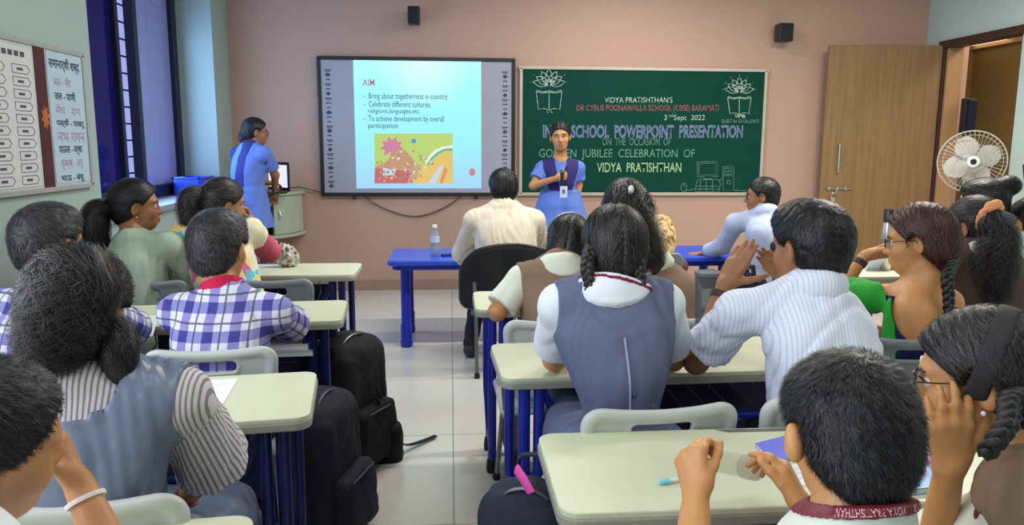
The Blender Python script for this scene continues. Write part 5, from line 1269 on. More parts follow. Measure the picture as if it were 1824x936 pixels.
f = p.field([p.torso]+p.sho, .006, .05); f.add(p.torso, .011); f.add(p.sho[0], .006); f.cut(Ell(ctr, (.104, .13, .145))); f.cut(Ell(p.N, (.10, .10, .10))); f.plane(A(1610, 470, 2.5)*0+p.N-p.up*.06, p.up); f.plane(p.H-p.up*.02, -p.up); p.done('navy_underlayer', f, NAVYC)
p.legs(NAVYC, name='skirt', skirt=True); p.hair(HR, flow='part', n=3200, ln=.09, wd=.0015, th=.024, nape=-.10, extra=[((0, -.06, -.02), (.078, .065, .09))]); p.glasses(r=.021)
p.braid(HJ, [p.Q(.02, -.11, -.05), A(1688, 490, 2.44), A(1690, 530, 2.41), A(1690, 590, 2.38)], .026, pitch=.075)
p.wrist_band('L', WATCH, 'watch_strap', .84, .012)
# ---- girl with peach scrunchie
DTA = cloth('dark_taupe_cloth', (84, 70, 60))
p = Person('girl in dark taupe pinafore whose long hair is tied with a peach scrunchie', (2.20, 2.82, .53), A(1738, 456, 2.87), A(1733, 405, 2.92), 8, (24, -8, 0), sw=.16, hs=1.0, skin='brown')
p.shirt(CRM, rt=.0005, sl=.8, seed=3); p.pinafore(DTA, off=.026, seed=4, arm=.075, neck=(.07, .07, .07)); p.collar(CRM, rad=.100, rise=.055, off=.038)
p.legs(DTA, skirt=True, name='skirt'); kn = (.045, -.115, .02); p.hair(HB, flow='knot', knot=kn, n=2000, ln=.09, wd=.0016, th=.014)
p.tail(HB, [p.Q(*kn), A(1768, 390, 2.75), A(1778, 425, 2.72), A(1775, 475, 2.72), A(1768, 530, 2.73)], [.02, .03, .060, .066, .045], n=1800, curl=.06, wd=.0016)
K = A(1764, 385, 2.765); axk = unit(V3(.35, -.8, -.35)); e1 = unit(np.cross(axk, V3(0, 0, 1))); e2 = np.cross(axk, e1)
rs_ = np.random.RandomState(3); P_ = [Ell(K+(e1*math.cos(a)+e2*math.sin(a))*.042, (.022+.006*rs_.uniform(),   .013, .022+.008*rs_.uniform()), k=.004) for a in np.linspace(0, 2*PI, 15)[:-1]]
solid('scrunchie', P_, .005, cloth('peach_cloth', (236, 158, 112), .8), p.root, p.org, rip=(.006, (80, 80, 80), 2, 2))
# ---- behind them, right
p = Person('person with black hair in a high bun sitting behind the scrunchie girl', (2.58, 3.45, .53), A(1762, 408, 3.5), A(1752, 366, 3.55), 0, (10, -4, 0), sw=.16, skin='brown')
p.shirt(CRM, sl=.8, seed=8); p.legs(DKT); p.hair(HJ, flow='knot', knot=(.05, -.09, .07), n=1200, ln=.08, wd=.002, th=.02, extra=[((.075, -.06, .095), (.065, .06, .05)), ((-.03, 0, .08), (.085, .08, .045))])
p = Person('person in white shirt cut off by the edge of the photo', (2.98, 3.42, .53), A(1838, 432, 3.45), A(1836, 398, 3.5), 0, (10, -4, 0), sw=.155, skin='warm', L=dict(e=A(1812, 430, 3.6), w=A(1818, 400, 3.66)))
p.shirt(WSH, sl=.7, seed=8); p.legs(DKT); p.hair(HJ, flow='down', n=900, ln=.08, wd=.002, th=.018)

# ---- left block
PLAID = plaid_mat('blue_plaid_shirt'); REDC = cloth('crimson_collar_cloth', (196, 26, 70), .7)
p = Person('boy in blue plaid shirt with a crimson collar', (-.77, 2.48, .53), A(402, 533, 2.56), A(390, 443, 2.62), -3, (-14, -4, 0), sw=.160, hs=1.03, earx=.086, skin='tan', vox=.005, sdrop=.05,
    L=dict(e=V3(-.955, 2.78, .77), w=V3(-.86, 2.98, .775)), R=dict(e=V3(-.59, 2.78, .77), w=V3(-.70, 2.98, .775)))
p.shirt(PLAID, off=.018, sl=.95, flare=.018, rip=.003, seed=3, neck=.012); p.stand(REDC, r=.016, rise=.058); p.legs(NAVYC)
p.hair(HG, th=.017, flow='short', n=7500, ln=.018, lift=(0, .007), wd=.001, nape=-.072, extra=[((0, .03, .085), (.07, .06, .04))])
p = Person('boy in blue plaid shirt sitting by the wall beneath the notice board', (-1.34, 2.50, .53), A(88, 535, 2.56), A(88, 435, 2.62), -12, (-24, -4, 0), sw=.165, hs=1.05, earx=.086, skin='tan', vox=.005, sdrop=.035,
    L=dict(e=V3(-1.56, 2.76, .78), w=V3(-1.42, 2.98, .775)), R=dict(e=V3(-1.14, 2.76, .76), w=V3(-1.28, 2.98, .775)))
p.shirt(PLAID, off=.018, sl=.95, flare=.018, rip=.004, seed=5, neck=.016); p.collar(PLAID, rad=.075, rise=.035, off=.03); p.legs(NAVYC)
p.hair(HG, th=.018, flow='short', n=7500, ln=.018, lift=(0, .007), wd=.001, nape=-.072, extra=[((0, .03, .085), (.07, .06, .04))])
STRP = stripes_mat('grey_white_striped_blouse', (210, 205, 206), (140, 132, 142), .0088, .40)
SATN = NT('blue_grey_satin'); co = SATN.obj(); SATN.l(SATN.mix(SATN.noise(co, 6, 3), lin((92, 104, 130)), lin((118, 132, 156))), SATN.b.inputs['Base Color']); SATN.set(Roughness=.38)
p = Person('girl with big curly ponytail in striped blouse and satin slate pinafore', (-.735, 1.50, .52), A(132, 678, 1.46), A(142, 560, 1.53), -4, (-6, -10, 0), sw=.165, hs=1.02, wst=.85, sh=[A(58, 720, 1.44), A(318, 712, 1.49)],
    L=dict(e=A(30, 840, 1.62), w=A(150, 800, 1.80)), R=dict(e=A(380, 825, 1.62), w=A(330, 890, 1.66), hand=dict(d=V3(-.5, .2, -.3))), skin='brown', vox=.005)
p.shirt(STRP, rt=.0005, off=.018, sl=.99, flare=.03, rip=.006, seed=2, neck=.012); p.pinafore(SATN.m, off=.033, rip=.008, seed=6, neck=(.115, .115, .10), arm=.070, armr=(.06, .12, .13)); p.collar(STRP, rad=.082, rise=.055, off=.03)
p.legs(SATN.m, skirt=True, name='skirt', r=1.1); kn = (-.01, -.09, .035)
p.hair(HJ, strand=STR['hair_black'], flow='knot', knot=kn, n=3200, ln=.09, wd=.0011, th=.020, lift=(0, .006), nape=-.09)
p.tail(HB, [p.Q(*kn), A(135, 500, 1.43), A(112, 555, 1.41), A(102, 612, 1.42), A(112, 655, 1.44)], [.04, .060, .062, .058, .035], n=3200, curl=.05, freq=5, wd=.0011, name='curly_ponytail')
p.tail(HJ, [p.Q(.04, -.06, -.05), A(200, 600, 1.46), A(212, 640, 1.44), A(218, 685, 1.44)], [.045, .040, .034, .012], n=700, curl=.02, wd=.0011, name='hair_lock')
p.wrist_band('R', mat('maroon_beads', (120, 36, 44), .4), 'bracelet', .90, .006)
p = Person('boy with short black hair and a white thread bracelet leaning on his arm', (-.66, .68, .50), A(-70, 1010, .88), A(-42, 802, 1.0), -20, (-40, -6, 20), sw=.16, hs=1.02, sh=[A(-240, 1080, .92), A(70, 1075, .95)],
    R=dict(e=A(205, 1010, 1.14), w=A(140, 862, 1.19), hand=dict(d=V3(-.40, .25, .8), n=V3(-.8, -.3, 0), curl=(.5, .6, .4), sc=.9)), skin='tan', vox=.004)
p.shirt(WSH, sl=.6, seed=4); p.legs(GREYT); p.hair(HJ, th=.016, flow='short', n=12000, ln=.014, lift=(0, .006), wd=.0008, nape=-.06, line=(.8, -.02), extra=[((0, -.04, .0), (.082, .068, .085))])
p.wrist_band('R', mat('white_thread', (226, 220, 214), .8), 'thread_bracelet', .80, .004)
MINT = cloth('mint_kurta_cloth', (164, 180, 162), .75)
p = Person('woman in a mint green kurta with a long black ponytail, looking to the screen', (-1.46, 3.66, .53), A(236, 432, 3.70), A(243, 368, 3.78), -32, (-66, 0, 0), sw=.175, hs=1.04, ws=1.08, sh=[A(205, 452, 3.78), A(300, 438, 3.66)],
    R=dict(e=A(352, 502, 3.80), w=A(300, 500, 4.10)), L=dict(e=V3(-1.45, 4.0, .78), w=V3(-1.3, 4.15, .78)), skin='brown', face=True)
p.shirt(MINT, off=.018, sl=1.5, rip=.004, seed=2, bottom=.14); p.legs(MINT, skirt=True, name='kurta_skirt'); kn = (.0, -.105, .0); p.mouth(False)
p.hair(HJ, flow='knot', knot=kn, n=1800, ln=.09, wd=.0018, th=.016)
p.tail(HJ, [p.Q(*kn), p.Q(.0, -.16, -.02), p.Q(.01, -.175, -.10), p.Q(.01, -.165, -.19), p.Q(.01, -.15, -.24)], [.03, .06, .066, .055, .03], n=700, curl=.006, wd=.0018)
MB().ball(p.Q(.082, -.006, -.045)-p.org, .006, 8).build('earring', GOLD, p.root, True); MB().box(p.Q(.02, -.14, .02)-p.org, (.012, .02, .03), p.Rh).build('hair_clip', mat('pearl_white', (236, 234, 228), .25), p.root, bevel=.003)
FLOR = NT('floral_cream_cloth'); co = FLOR.obj(); n1, n2, n3 = FLOR.noise(co, 7, 1), FLOR.noise(FLOR.scaled(co, (1.3, 1, .8)), 9, 1), FLOR.noise(co, 16, 2)
c1 = FLOR.mix(FLOR.math('GREATER_THAN', n1, .53), lin((226, 218, 190)), lin((214, 98, 148))); c1 = FLOR.mix(FLOR.math('GREATER_THAN', n2, .57), c1, lin((96, 190, 214))); c1 = FLOR.mix(FLOR.math('GREATER_THAN', n3, .58), c1, lin((230, 206, 120))); FLOR.l(c1, FLOR.b.inputs['Base Color']); FLOR.set(Roughness=.75)
PINKS = cloth('pink_sleeve_cloth', (196, 82, 108), .75)
p = Person('woman in a floral cream top with pink sleeves, hand raised to her mouth', (-1.00, 3.68, .53), A(386, 418, 3.74), A(398, 364, 3.82), -14, (-52, -8, 4), sw=.165, hs=1.02, sh=[A(325, 420, 3.76), A(446, 412, 3.76)],
    R=dict(e=A(480, 448, 3.96), w=A(448, 396, 3.99), hand=dict(d=A(428, 366, 3.95)-A(448, 396, 3.99), n=V3(-.5, -.6, 0), curl=(.6, .7, .5))), skin='brown', face=True)
p.shirt(FLOR.m, off=.018, sl=.30, rip=.004, seed=2, bottom=.12); p.legs(DKT)
f = p.field([p.ua['R'], p.fa['R'], p.ua['L']], .006); f.add(Cap(p.S['R']*.7+p.E['R']*.3, p.E['R'], .056, .052)); f.add(Cap(p.E['R'], p.E['R']*.7+p.Wr['R']*.3, .054, .047)); f.ripple(.004, (16, 16, 10), 2); p.done('pink_sleeve', f, PINKS)
f = p.field([p.ua['L']], .006); f.add(Cap(p.S['L']*.7+p.E['L']*.3, p.E['L'], .056, .052)); f.ripple(.004, (16, 16, 10), 2); p.done('pink_sleeve', f, PINKS)
kn = (-.005, -.10, .035); p.hair(HB, flow='knot', knot=kn, n=1800, ln=.09, wd=.0018, th=.013)
p.tail(HG, [p.Q(*kn), p.Q(-.02, -.145, .02), p.Q(-.03, -.15, -.06), p.Q(-.03, -.13, -.14)], [.03, .05, .05, .035], n=600, curl=.03, wd=.0016, name='curly_ponytail')

# ---- at the front of the room
KB = cloth('blue_kurta_cloth', (100, 128, 206), .75); KN = cloth('navy_stole_cloth', (50, 44, 104), .75); KL = cloth('light_blue_panel_cloth', (96, 140, 236), .7)
def kurta(p, m, hem=.52, w0=.20, w1=.27, d0=.14, d1=.20):
    c0 = p.H+V3(0, 0, .12); c1 = V3(p.H[0], p.H[1], hem)
    lf = Loft([c1, (c0+c1)/2, c0], [w1, (w0+w1)/2+.01, w0*.82], [d1, (d0+d1)/2, d0*.85], p.lat, k=.04); return lf
p = Person('girl in a sky blue kurta and navy vest speaking into a microphone at the chalkboard', (.925, 6.42, .92), A(998, 287, 6.42), A(998, 244, 6.37), 176, (172, -2, 4), sw=.150, hs=1.04, sit=False, slouch=0, vox=.005, face=True, wst=.85, skin='warm',
    R=dict(e=A(950, 331, 6.36), w=A(991, 318, 6.22), hand=dict(d=V3(.85, .0, .25), n=V3(.2, .85, 0), curl=(1.1, 1.1, .7), thumb=(.7, .5, .5), sc=.92)),
    L=dict(e=A(1030, 331, 6.44), w=A(1026, 372, 6.38), hand=dict(d=V3(-.02, -.1, -1), n=V3(-.9, .2, 0), curl=(.3, .35, .3), sc=.92)))
spk = p; p.mouth(True); lf = kurta(p, KB, .46)
p.shirt(KB, off=.014, sl=.62, flare=.018, rip=.004, seed=2, waist=lf, bottom=-.2+.66, name='kurta', neck=.022); p.legs(mat('pale_blue_cloth', (150, 168, 210), .8), spread=.085, h=.010)
f = p.field([p.torso]+p.sho, .006); f.add(p.torso, .024)
for c in p.sho: f.add(c, .024)
f.cut(p.neck, .02); f.plane(p.N-p.up*.30, -p.up); fr = p.N+p.fw*.10-p.up*.21
for g in (-1, 1):
    n_ = unit(p.lat*g*-1.0+p.up*.42); 
vx = f.like(); X, Y, Z = vx.ax[0][:, None, None], vx.ax[1][None, :, None], vx.ax[2][None, None, :]
u_ = np.abs((X-p.N[0])*p.lat[0]+(Y-p.N[1])*p.lat[1]); dn_ = p.N[2]-Z; fwd_ = (X-p.N[0])*p.fw[0]+(Y-p.N[1])*p.fw[1]
inner = .004+.048*np.clip((.25-dn_)/.25, 0, 1); outer = .150-.28*np.clip(dn_-.05, 0, 1)
band_ = np.maximum(u_-outer, inner-u_); vf = np.where(fwd_ > -.02, band_, np.maximum(u_-.13, -.3)).astype(np.float32); f.f = np.maximum(f.f, vf); f.ripple(.002, (14, 14, 8), 3); p.done('navy_vest', f, KN)
f = p.field([p.torso]+p.sho, .005); f.add(p.torso, .020); u2 = (X-p.N[0])*p.lat[0]+(Y-p.N[1])*p.lat[1]
p.hair(HB, flow='part', n=1000, ln=.08, wd=.002, th=.010, line=(1.05, .022)); p.tail(HB, [p.Q(0, -.09, -.02), p.Q(.0, -.115, -.08), p.Q(.0, -.11, -.16)], [.04, .04, .03], n=200, wd=.002)
p.wrist_band('L', mat('dark_bangle', (40, 28, 26), .4), 'bracelet', .93, .010)
Lc = p.onback([p.N+p.lat*x-p.up*t for x, t in ((-.045, .03), (-.02, .12), (0, .22))], dirn=p.fw); q3 = A(1004, 338, 6.17)
MB().tube([Lc[0]-p.org, Lc[1]+p.fw*.005-p.org, Lc[2]+p.fw*.012-p.org, q3+V3(0, .02, .07)-p.org], .005, 6, flat=.4).tube(p.onback([p.N+p.lat*.045-p.up*.03], dirn=p.fw).tolist()[0:1]+[Lc[2]+p.fw*.010], .004, 6).build('lanyard', MAROON, p.root) if False else MB().tube([Lc[0]-p.org, Lc[1]+p.fw*.006-p.org, Lc[2]+p.fw*.014-p.org, q3+V3(0, .01, .05)-p.org], .005, 6).build('lanyard', MAROON, p.root, True)
idc = MB().box(q3-p.org+V3(0, .0, -.02), (.062, .005, .095)).build('id_card', mat('card_white', (206, 212, 226), .35), p.root, bevel=.004)
MB().box(q3-p.org+V3(0, -.004, -.015), (.022, .002, .032)).build('card_photo', mat('card_photo_grey', (92, 96, 110), .5), idc)
mc = thing('microphone', 'slim hand-held microphone in the fist of the girl in the sky blue kurta', 'microphone', A(1001, 318, 6.17))
MB().lathe([(.010, -.10), (.013, -.09), (.014, .02), (.016, .03)], (0, 0, 0), 12, rot((1, 0, 0), .25)).build('handle', mat('mic_grey', (60, 60, 66), .35, .5), mc, True)
MB().ball(rot((1, 0, 0), .25) @ V3(0, 0, .05), (.021, .021, .025), 10).build('mic_head', mat('mic_mesh', (90, 88, 92), .4, .7), mc, True)

p = Person('girl in glasses and a long blue kurta with navy side panels standing at the laptop', (-1.72, 6.60, .92), A(446, 262, 6.64), A(455, 236, 6.68), -34, (-66, -4, 0), sw=.160, hs=1.0, sit=False, slouch=.02, face=True, skin='brown',
    R=dict(e=A(490, 312, 6.70), w=A(489, 345, 6.86), hand=dict(sc=.92)), L=dict(e=V3(-1.80, 6.78, 1.12), w=V3(-1.62, 6.92, 1.08), hand=dict(sc=.92)))
lf = kurta(p, KB, .24, .20, .28)
s = NT('kurta_navy_with_light_panel'); sp = s.n('ShaderNodeSeparateXYZ'); s.l(s.attr(), sp.inputs[0]); x = sp.outputs[0]
m1 = s.math('LESS_THAN', s.math('ABSOLUTE', s.math('ADD', x, .045)), .038); m2 = s.math('GREATER_THAN', x, .080); m4 = s.math('GREATER_THAN', sp.outputs[2], .05)
c = s.mix(m1, lin((40, 42, 122)), lin((96, 140, 226))); c = s.mix(s.math('MAXIMUM', m2, m4), c, lin((96, 124, 200))); s.l(c, s.b.inputs['Base Color']); s.set(Roughness=.75)
p.shirt(s.m, off=.016, sl=.66, flare=.018, rip=.005, seed=2, waist=lf, bottom=.66, name='kurta'); p.legs(KN, spread=.085, h=.010); p.collar(mat('dark_collar', (38, 42, 74), .8), rad=.075, rise=.02, off=.022)
p.hair(HJ, flow='knot', knot=(0, -.10, -.05), n=800, ln=.08, wd=.002, th=.012, extra=[((0, -.10, -.05), (.045, .04, .05))]); p.glasses(r=.021)

CK = NT('cream_crinkled_kurta'); co = CK.attr(); f_ = CK.noise(CK.scaled(co, (60, 12, 30)), 1.0, 3); CK.l(CK.mix(f_, lin((196, 184, 164)), lin((226, 216, 198))), CK.b.inputs['Base Color']); CK.set(Roughness=.85); CK.bump(f_, .4, .006)
p = Person('teacher in a loose cream kurta with short black hair sitting at the blue table', (.36, 4.74, .53), A(897, 372, 4.80), A(896, 336, 4.86), 0, (6, -8, 0), sw=.180, hs=1.02, ws=1.2, belly=.02, skin='brown',
    L=dict(e=A(826, 452, 4.96), w=V3(.22, 5.22, .665)), R=dict(e=A(965, 452, 4.96), w=V3(.52, 5.22, .665)), sdrop=.085)
p.shirt(CK.m, off=.026, sl=1.45, flare=.01, rip=.008, seed=2, bottom=.02, name='kurta'); p.legs(DKT, name='trousers', shoe_c=(44, 34, 32), ankle=[AZ(838, 612, .09), V3(.50, 5.12, .09)], knee=[V3(.20, 5.14, .49), V3(.52, 5.14, .49)])
p.hair(HJ, th=.014, flow='down', n=1500, ln=.06, wd=.0018, nape=-.085, extra=[((0, -.05, .0), (.078, .06, .08))])
PB = cloth('pale_blue_shirt_cloth', (176, 186, 214), .75)
p = Person('man in glasses and a pale blue shirt leaning back, arm along the front table', (2.16, 4.90, .53), A(1362, 380, 4.92), A(1357, 350, 4.96), 34, (66, -2, 0), sw=.190, hs=1.02, ws=1.12, skin='brown', face=True, sh=[A(1310, 398, 5.06), A(1385, 402, 4.86)],
    L=dict(e=A(1288, 438, 5.22), w=A(1252, 452, 5.38), hand=dict(d=V3(-1, .1, -.1))), R=dict(e=A(1385, 470, 4.98), w=A(1320, 470, 5.15)))
p.shirt(PB, off=.018, sl=1.75, rip=.0025, seed=3, bottom=.05, neck=.012); p.collar(PB, rad=.085, rise=.035, off=.03); p.legs(DKT)
p.hair(HJ, th=.015, flow='short', n=1500, ln=.035, lift=(0, .005), wd=.0018, nape=-.08); p.glasses(r=.021)
# ------------------------------------------------------------------ bags and small things
BAGC = cloth('black_bag_cloth', (20, 20, 23), .8, 500); BAGN = cloth('navy_black_bag_cloth', (30, 33, 44), .8, 500); BAGG = cloth('charcoal_bag_cloth', (44, 48, 62), .75, 500); ZIP = mat('zip_grey', (110, 112, 118), .35, .7)
def backpack(label, c, deg, m, sz=(.30, .20, .46), lean=0.0, pocket=True, group=None):
    "upright school bag; local -y is its front face"
    t = thing('backpack', label, 'backpack', c, math.radians(deg), group); w_, d_, h_ = sz; Rl = rot((1, 0, 0), lean); T = lambda x, y, z: Rl @ V3(x, y, z)
    solid('bag_body', [Box(T(0, 0, h_*.47), (w_/2, d_/2, h_*.47), .07, Rl, k=.03), Ell(T(0, 0, h_*.80), (w_*.46, d_*.46, h_*.20), Rl, k=.06)], .008, m, t, rip=(.006, (26, 26, 18), 3))
    if pocket:
        solid('front_pocket', [Box(T(0, -d_*.5-.01, h_*.26), (w_*.40, .045, h_*.22), .04, Rl)], .007, m, t, rip=(.004, (30, 30, 24), 5))
        MB().tube([T(-w_*.34, -d_*.5-.045, h_*.43), T(0, -d_*.5-.058, h_*.45), T(w_*.34, -d_*.5-.045, h_*.43)], .0035, 6).build('zip', ZIP, t, True)
    MB().tube(spline([T(-w_*.42, -d_*.2, h_*.5), T(-w_*.42, -d_*.25, h_*.75), T(-w_*.2, -d_*.25, h_*.97), T(w_*.2, -d_*.25, h_*.97), T(w_*.42, -d_*.25, h_*.75), T(w_*.42, -d_*.2, h_*.5)], 30), .005, 6).build('zip', ZIP, t, True)
    MB().tube(spline([T(-.05, d_*.35, h_*.96), T(-.04, d_*.38, h_*1.05), T(.04, d_*.38, h_*1.05), T(.05, d_*.35, h_*.96)], 12), .011, 8, flat=.5).build('top_loop', m, t, True)
    for q in (-1, 1): MB().tube(spline([T(q*.07, d_*.46, h_*.92), T(q*.10, d_*.75, h_*.70), T(q*.11, d_*.78, h_*.40), T(q*.12, d_*.5, h_*.12)], 18), .022, 8, flat=.28, upv=(0, 1, 0)).build('shoulder_strap', m, t, True)
    return t
b1 = backpack('tall black backpack standing in the aisle with one strap lying on the floor', (-.46, 3.30, 0), 62, BAGC, (.36, .25, .60), -.05)
R1m = rot((0, 0, 1), -math.radians(62)); L_ = lambda P: R1m @ (np.array(P, float)-V3(-.46, 3.30, 0))
MB().tube([L_(q) for q in spline([(-.28, 3.34, .10), (-.22, 3.40, .035), (-.14, 3.50, .014), (-.085, 3.56, .012)], 16)], .014, 8, flat=.25, upv=(0, 0, 1)).build('loose_strap', BAGC, b1, True)
solid('side_pocket', [Box(L_(A(690, 790, 3.33)), (.06, .07, .10), .04, rot((0, 0, 1), .5))], .007, BAGC, b1, rip=(.005, (30, 30, 24), 2))
fr = MB()
for k in range(9): q = A(670+1.2*(k % 3), 690+k*6, 3.26); fr.tube([L_(q), L_(q+V3(.02, -.01, -.028))], .004, 5)
fr.build('fringe', BAGC, b1)
backpack('navy-black backpack slumped in the aisle against the desk of the striped-sleeve girl', (-.475, 2.66, 0), 74, BAGN, (.34, .24, .55), -.06)
b3 = backpack('charcoal backpack with a pink handle patch beside the nearest desk', (.20, 1.80, 0), -20, BAGG, (.25, .18, .60), .04)
R3m = rot((0, 0, 1), math.radians(20)); pa, pb = A(920, 836, 1.74), A(946, 878, 1.70)
MB().tube([R3m @ (q-V3(.20, 1.80, 0)) for q in (pa, (pa+pb)/2+V3(0, -.01, .006), pb)], .017, 10, flat=.35, upv=(0, 1, .3)).build('pink_handle_patch', cloth('pink_cloth', (232, 88, 170), .7), b3, True)

def bottle(label, c, h, r, body, capm, group=None, labelm=None, sc=1):
    t = thing('water_bottle', label, 'bottle', c, 0, group)
    MB().lathe([(r*.85, .0), (r, .006), (r, h*.28), (r*.93, h*.32), (r*.93, h*.38), (r, h*.42), (r, h*.66), (r*.8, h*.76), (r*.42, h*.86), (r*.40, h*.92)], (0, 0, 0), 20).build('bottle_body', body, t, True)
    MB().lathe([(r*.46, h*.895), (r*.50, h*.90), (r*.50, h*.985), (r*.45, h)], (0, 0, 0), 16).build('cap', capm, t, True)
    if labelm: MB().lathe([(r*1.012, h*.44), (r*1.012, h*.64)], (0, 0, 0), 20).build('wrapper', labelm, t, True)
    return t
PETG = glass('clear_bottle_plastic', (214, 224, 232), .06, .28, (206, 216, 226)); WCAP = mat('white_cap', (226, 228, 228), .35)
q = A(775, 459, 5.42); bottle('small clear water bottle with a white cap on the blue table', (q[0], q[1], .632), .225, .033, PETG, WCAP, None, mat('bottle_wrapper', (196, 206, 220), .4))
q = A(797, 453, 5.40); ph = thing('pen_case', 'small dark blue pen case lying beside the water bottle', 'pen case', (q[0], q[1], .633), .4)
MB().prism(rrect(.10, .035, .012), .0, .018).build('case_body', mat('dark_blue_case', (26, 34, 110), .4), ph, bevel=.004); MB().box((0, -.0175, .010), (.08, .002, .003)).build('zip', ZIP, ph)
# plastic-wrapped bundle on the first desk
q = AZ(508, 478, .742); bd = thing('plastic_wrapped_bundle', 'small crumpled bundle wrapped in clear plastic on the front desk', 'bundle', (q[0], q[1]+.05, .742))
s = NT('crinkled_clear_wrap'); co = s.obj(); vo = s.n('ShaderNodeTexVoronoi', i_Scale=38.0); s.l(co, vo.inputs['Vector']); s.l(s.ramp(vo.outputs['Distance'], (.1, lin((120, 108, 98))), (.45, lin((176, 168, 160))), (.8, lin((226, 224, 222)))), s.b.inputs['Base Color']); s.set(Roughness=.18); s.bump(vo.outputs['Distance'], .9, .02)
solid('wrapped_body', [Ell((0, 0, .06), (.062, .05, .064), k=.02), Ell((-.02, .0, .085), (.035, .035, .05), k=.02), Ell((.03, .01, .04), (.04, .04, .04), k=.02)], .004, s.m, bd, rip=(.008, (60, 60, 60), 4, 3), it=0)
solid('twisted_end', [Cap((-.05, 0, .10), (-.065, -.01, .135), .014, .022, k=.01)], .003, s.m, bd, rip=(.004, (90, 90, 90), 2, 2), it=0)
# papers and books
PAP = mat('white_paper', (226, 230, 240), .7, var=.02); PIN = mat('print_grey', (150, 152, 166), .7)
def sheet(label, pts, z, lines=True, m=PAP):
    P_ = [AZ(x, y, z)[:2] for x, y in pts]; c = np.mean(P_, 0); t = thing('paper_sheet', label, 'paper', (c[0], c[1], z))
    MB().prism([tuple(p-c) for p in P_], .0004, .0018).build('sheet', m, t)
    if lines:
        b = MB(); a0, a1, a2, a3 = [np.array(p-c) for p in P_]
        for k in range(9):
            f_ = .14+k*.085; l, r_ = a0+(a3-a0)*f_, a1+(a2-a1)*f_; l, r_ = l+(r_-l)*.12, l+(r_-l)*(.86-.12*(k % 3)); d = unit(np.r_[a3-a0, 0])[:2]*.002
            k0 = len(b.v); b.add([(*l, .0020), (*r_, .0020), (*(r_+d), .0020), (*(l+d), .0020)], [(0, 1, 2, 3)])
        b.build('print_lines', PIN, t)
    return t
sheet('white paper lying on the desk in front of the striped-sleeve girl', [(318, 682), (424, 676), (382, 746), (300, 750)], .742)
sheet('white paper on the desk between the two plaid-shirted boys', [(228, 568), (284, 562), (272, 600), (222, 604)], .742)
sheet('small white slip on the desk beside the boy with joined hands', [(1222, 622), (1252, 619), (1256, 640), (1226, 644)], .742)
sheet('white sheet under the arm of the boy with the clear tube', [(1392, 832), (1440, 828), (1436, 866), (1396, 870)], .742)
def book(label, pts, z, th, m, cover2=None, name='notebook'):
    P_ = [AZ(x, y, z+th)[:2] for x, y in pts]; c = np.mean(P_, 0); t = thing(name, label, 'notebook', (c[0], c[1], z))
    q = [tuple(p-c) for p in P_]; qi = [tuple((np.array(p)-0)*.975) for p in q]
    MB().prism(qi, .002, th-.002).build('pages', mat('page_edge', (222, 220, 210), .8), t); MB().prism(q, th-.002, th).prism(q, .0003, .002).build('cover', m, t)
    if cover2: MB().prism([tuple(np.array(p)*.55) for p in q], th, th+.0006).build('cover_panel', cover2, t)
    return t
VB = mat('violet_blue_cover', (110, 116, 220), .35)
book('violet-blue notebook on the desk near the clear tube', [(1345, 790), (1400, 776), (1420, 812), (1380, 824)], .742, .008, VB)
CYB = mat('sky_blue_cover', (90, 158, 214), .3); PKB = mat('pink_label', (238, 150, 222), .5)
b_ = book('sky blue book on the desk in front of the girl in round glasses', [(1560, 880), (1612, 800), (1690, 800), (1662, 868)], .742, .014, CYB, mat('lavender_cover', (168, 164, 228), .4))
q = AZ(1648, 818, .758); er = thing('pink_eraser', 'round pink eraser on the sky blue book', 'eraser', (q[0], q[1], .757)); MB().lathe([(.022, 0), (.026, .004), (.026, .010), (.022, .014)], (0, 0, 0), 20).build('eraser_body', PKB, er, True); MB().lathe([(.012, .014), (.012, .0148)], (0, 0, 0), 14).build('eraser_mark', mat('pale_pink', (244, 190, 234), .5), er)
q = AZ(1652, 800, .742); bottle('clear ribbed water bottle with a white cap beside the girl in round glasses', (q[0]+.02, q[1]+.06, .742), .20, .030, PETG, WCAP, None, mat('violet_wrapper', (150, 150, 214), .4))
q = A(1257, 612, 2.50); tb = thing('tall_tumbler', 'tall clear plastic tumbler on the desk behind the watch wearing boy', 'tumbler', (q[0], 2.50, .742))
MB().lathe([(.034, 0), (.036, .004), (.046, .25), (.044, .25), (.034, .008), (.0, .006)], (0, 0, 0), 24).build('tumbler_wall', glass('smoky_clear_plastic', (206, 210, 214), .08, .16, (170, 176, 184)), tb, True)
MB().lathe([(.048, .245), (.049, .252), (.048, .258), (.0, .26)], (0, 0, 0), 24).build('lid', mat('smoky_lid', (96, 100, 110), .3), tb, True)
# steel flask
q = A(1583, 392, 4.0); fl = thing('steel_flask', 'slim steel flask with a black top standing before the door', 'flask', (q[0], 4.0, .742)); ft = A(1583, 373, 4.0)[2]-.742
MB().lathe([(.028, 0), (.031, .004), (.031, ft*.70), (.026, ft*.76), (.026, ft*.80)], (0, 0, 0), 20).build('flask_body', STEEL, fl, True)
MB().lathe([(.028, ft*.79), (.028, ft*.96), (.024, ft)], (0, 0, 0), 20).build('flask_lid', mat('dark_steel', (70, 70, 74), .3, .8), fl, True)
q = AZ(1568, 482, .742); pf = thing('folded_booklet', 'white and blue folded booklet standing on the desk before the girl in the green top', 'booklet', (q[0], q[1], .742), .15)
MB().box((-.035, 0, .03), (.10, .004, .085), rot((1, 0, 0), .5)).build('booklet_page', mat('pale_blue_page', (206, 216, 240), .6), pf); MB().box((.06, .012, .03), (.09, .004, .085), rot((1, 0, 0), .5)).build('booklet_cover', mat('slate_blue_cover', (96, 108, 140), .5), pf)
sheet('white paper beside the girl with the peach scrunchie', [(1808, 524), (1850, 524), (1860, 546), (1814, 546)], .742)
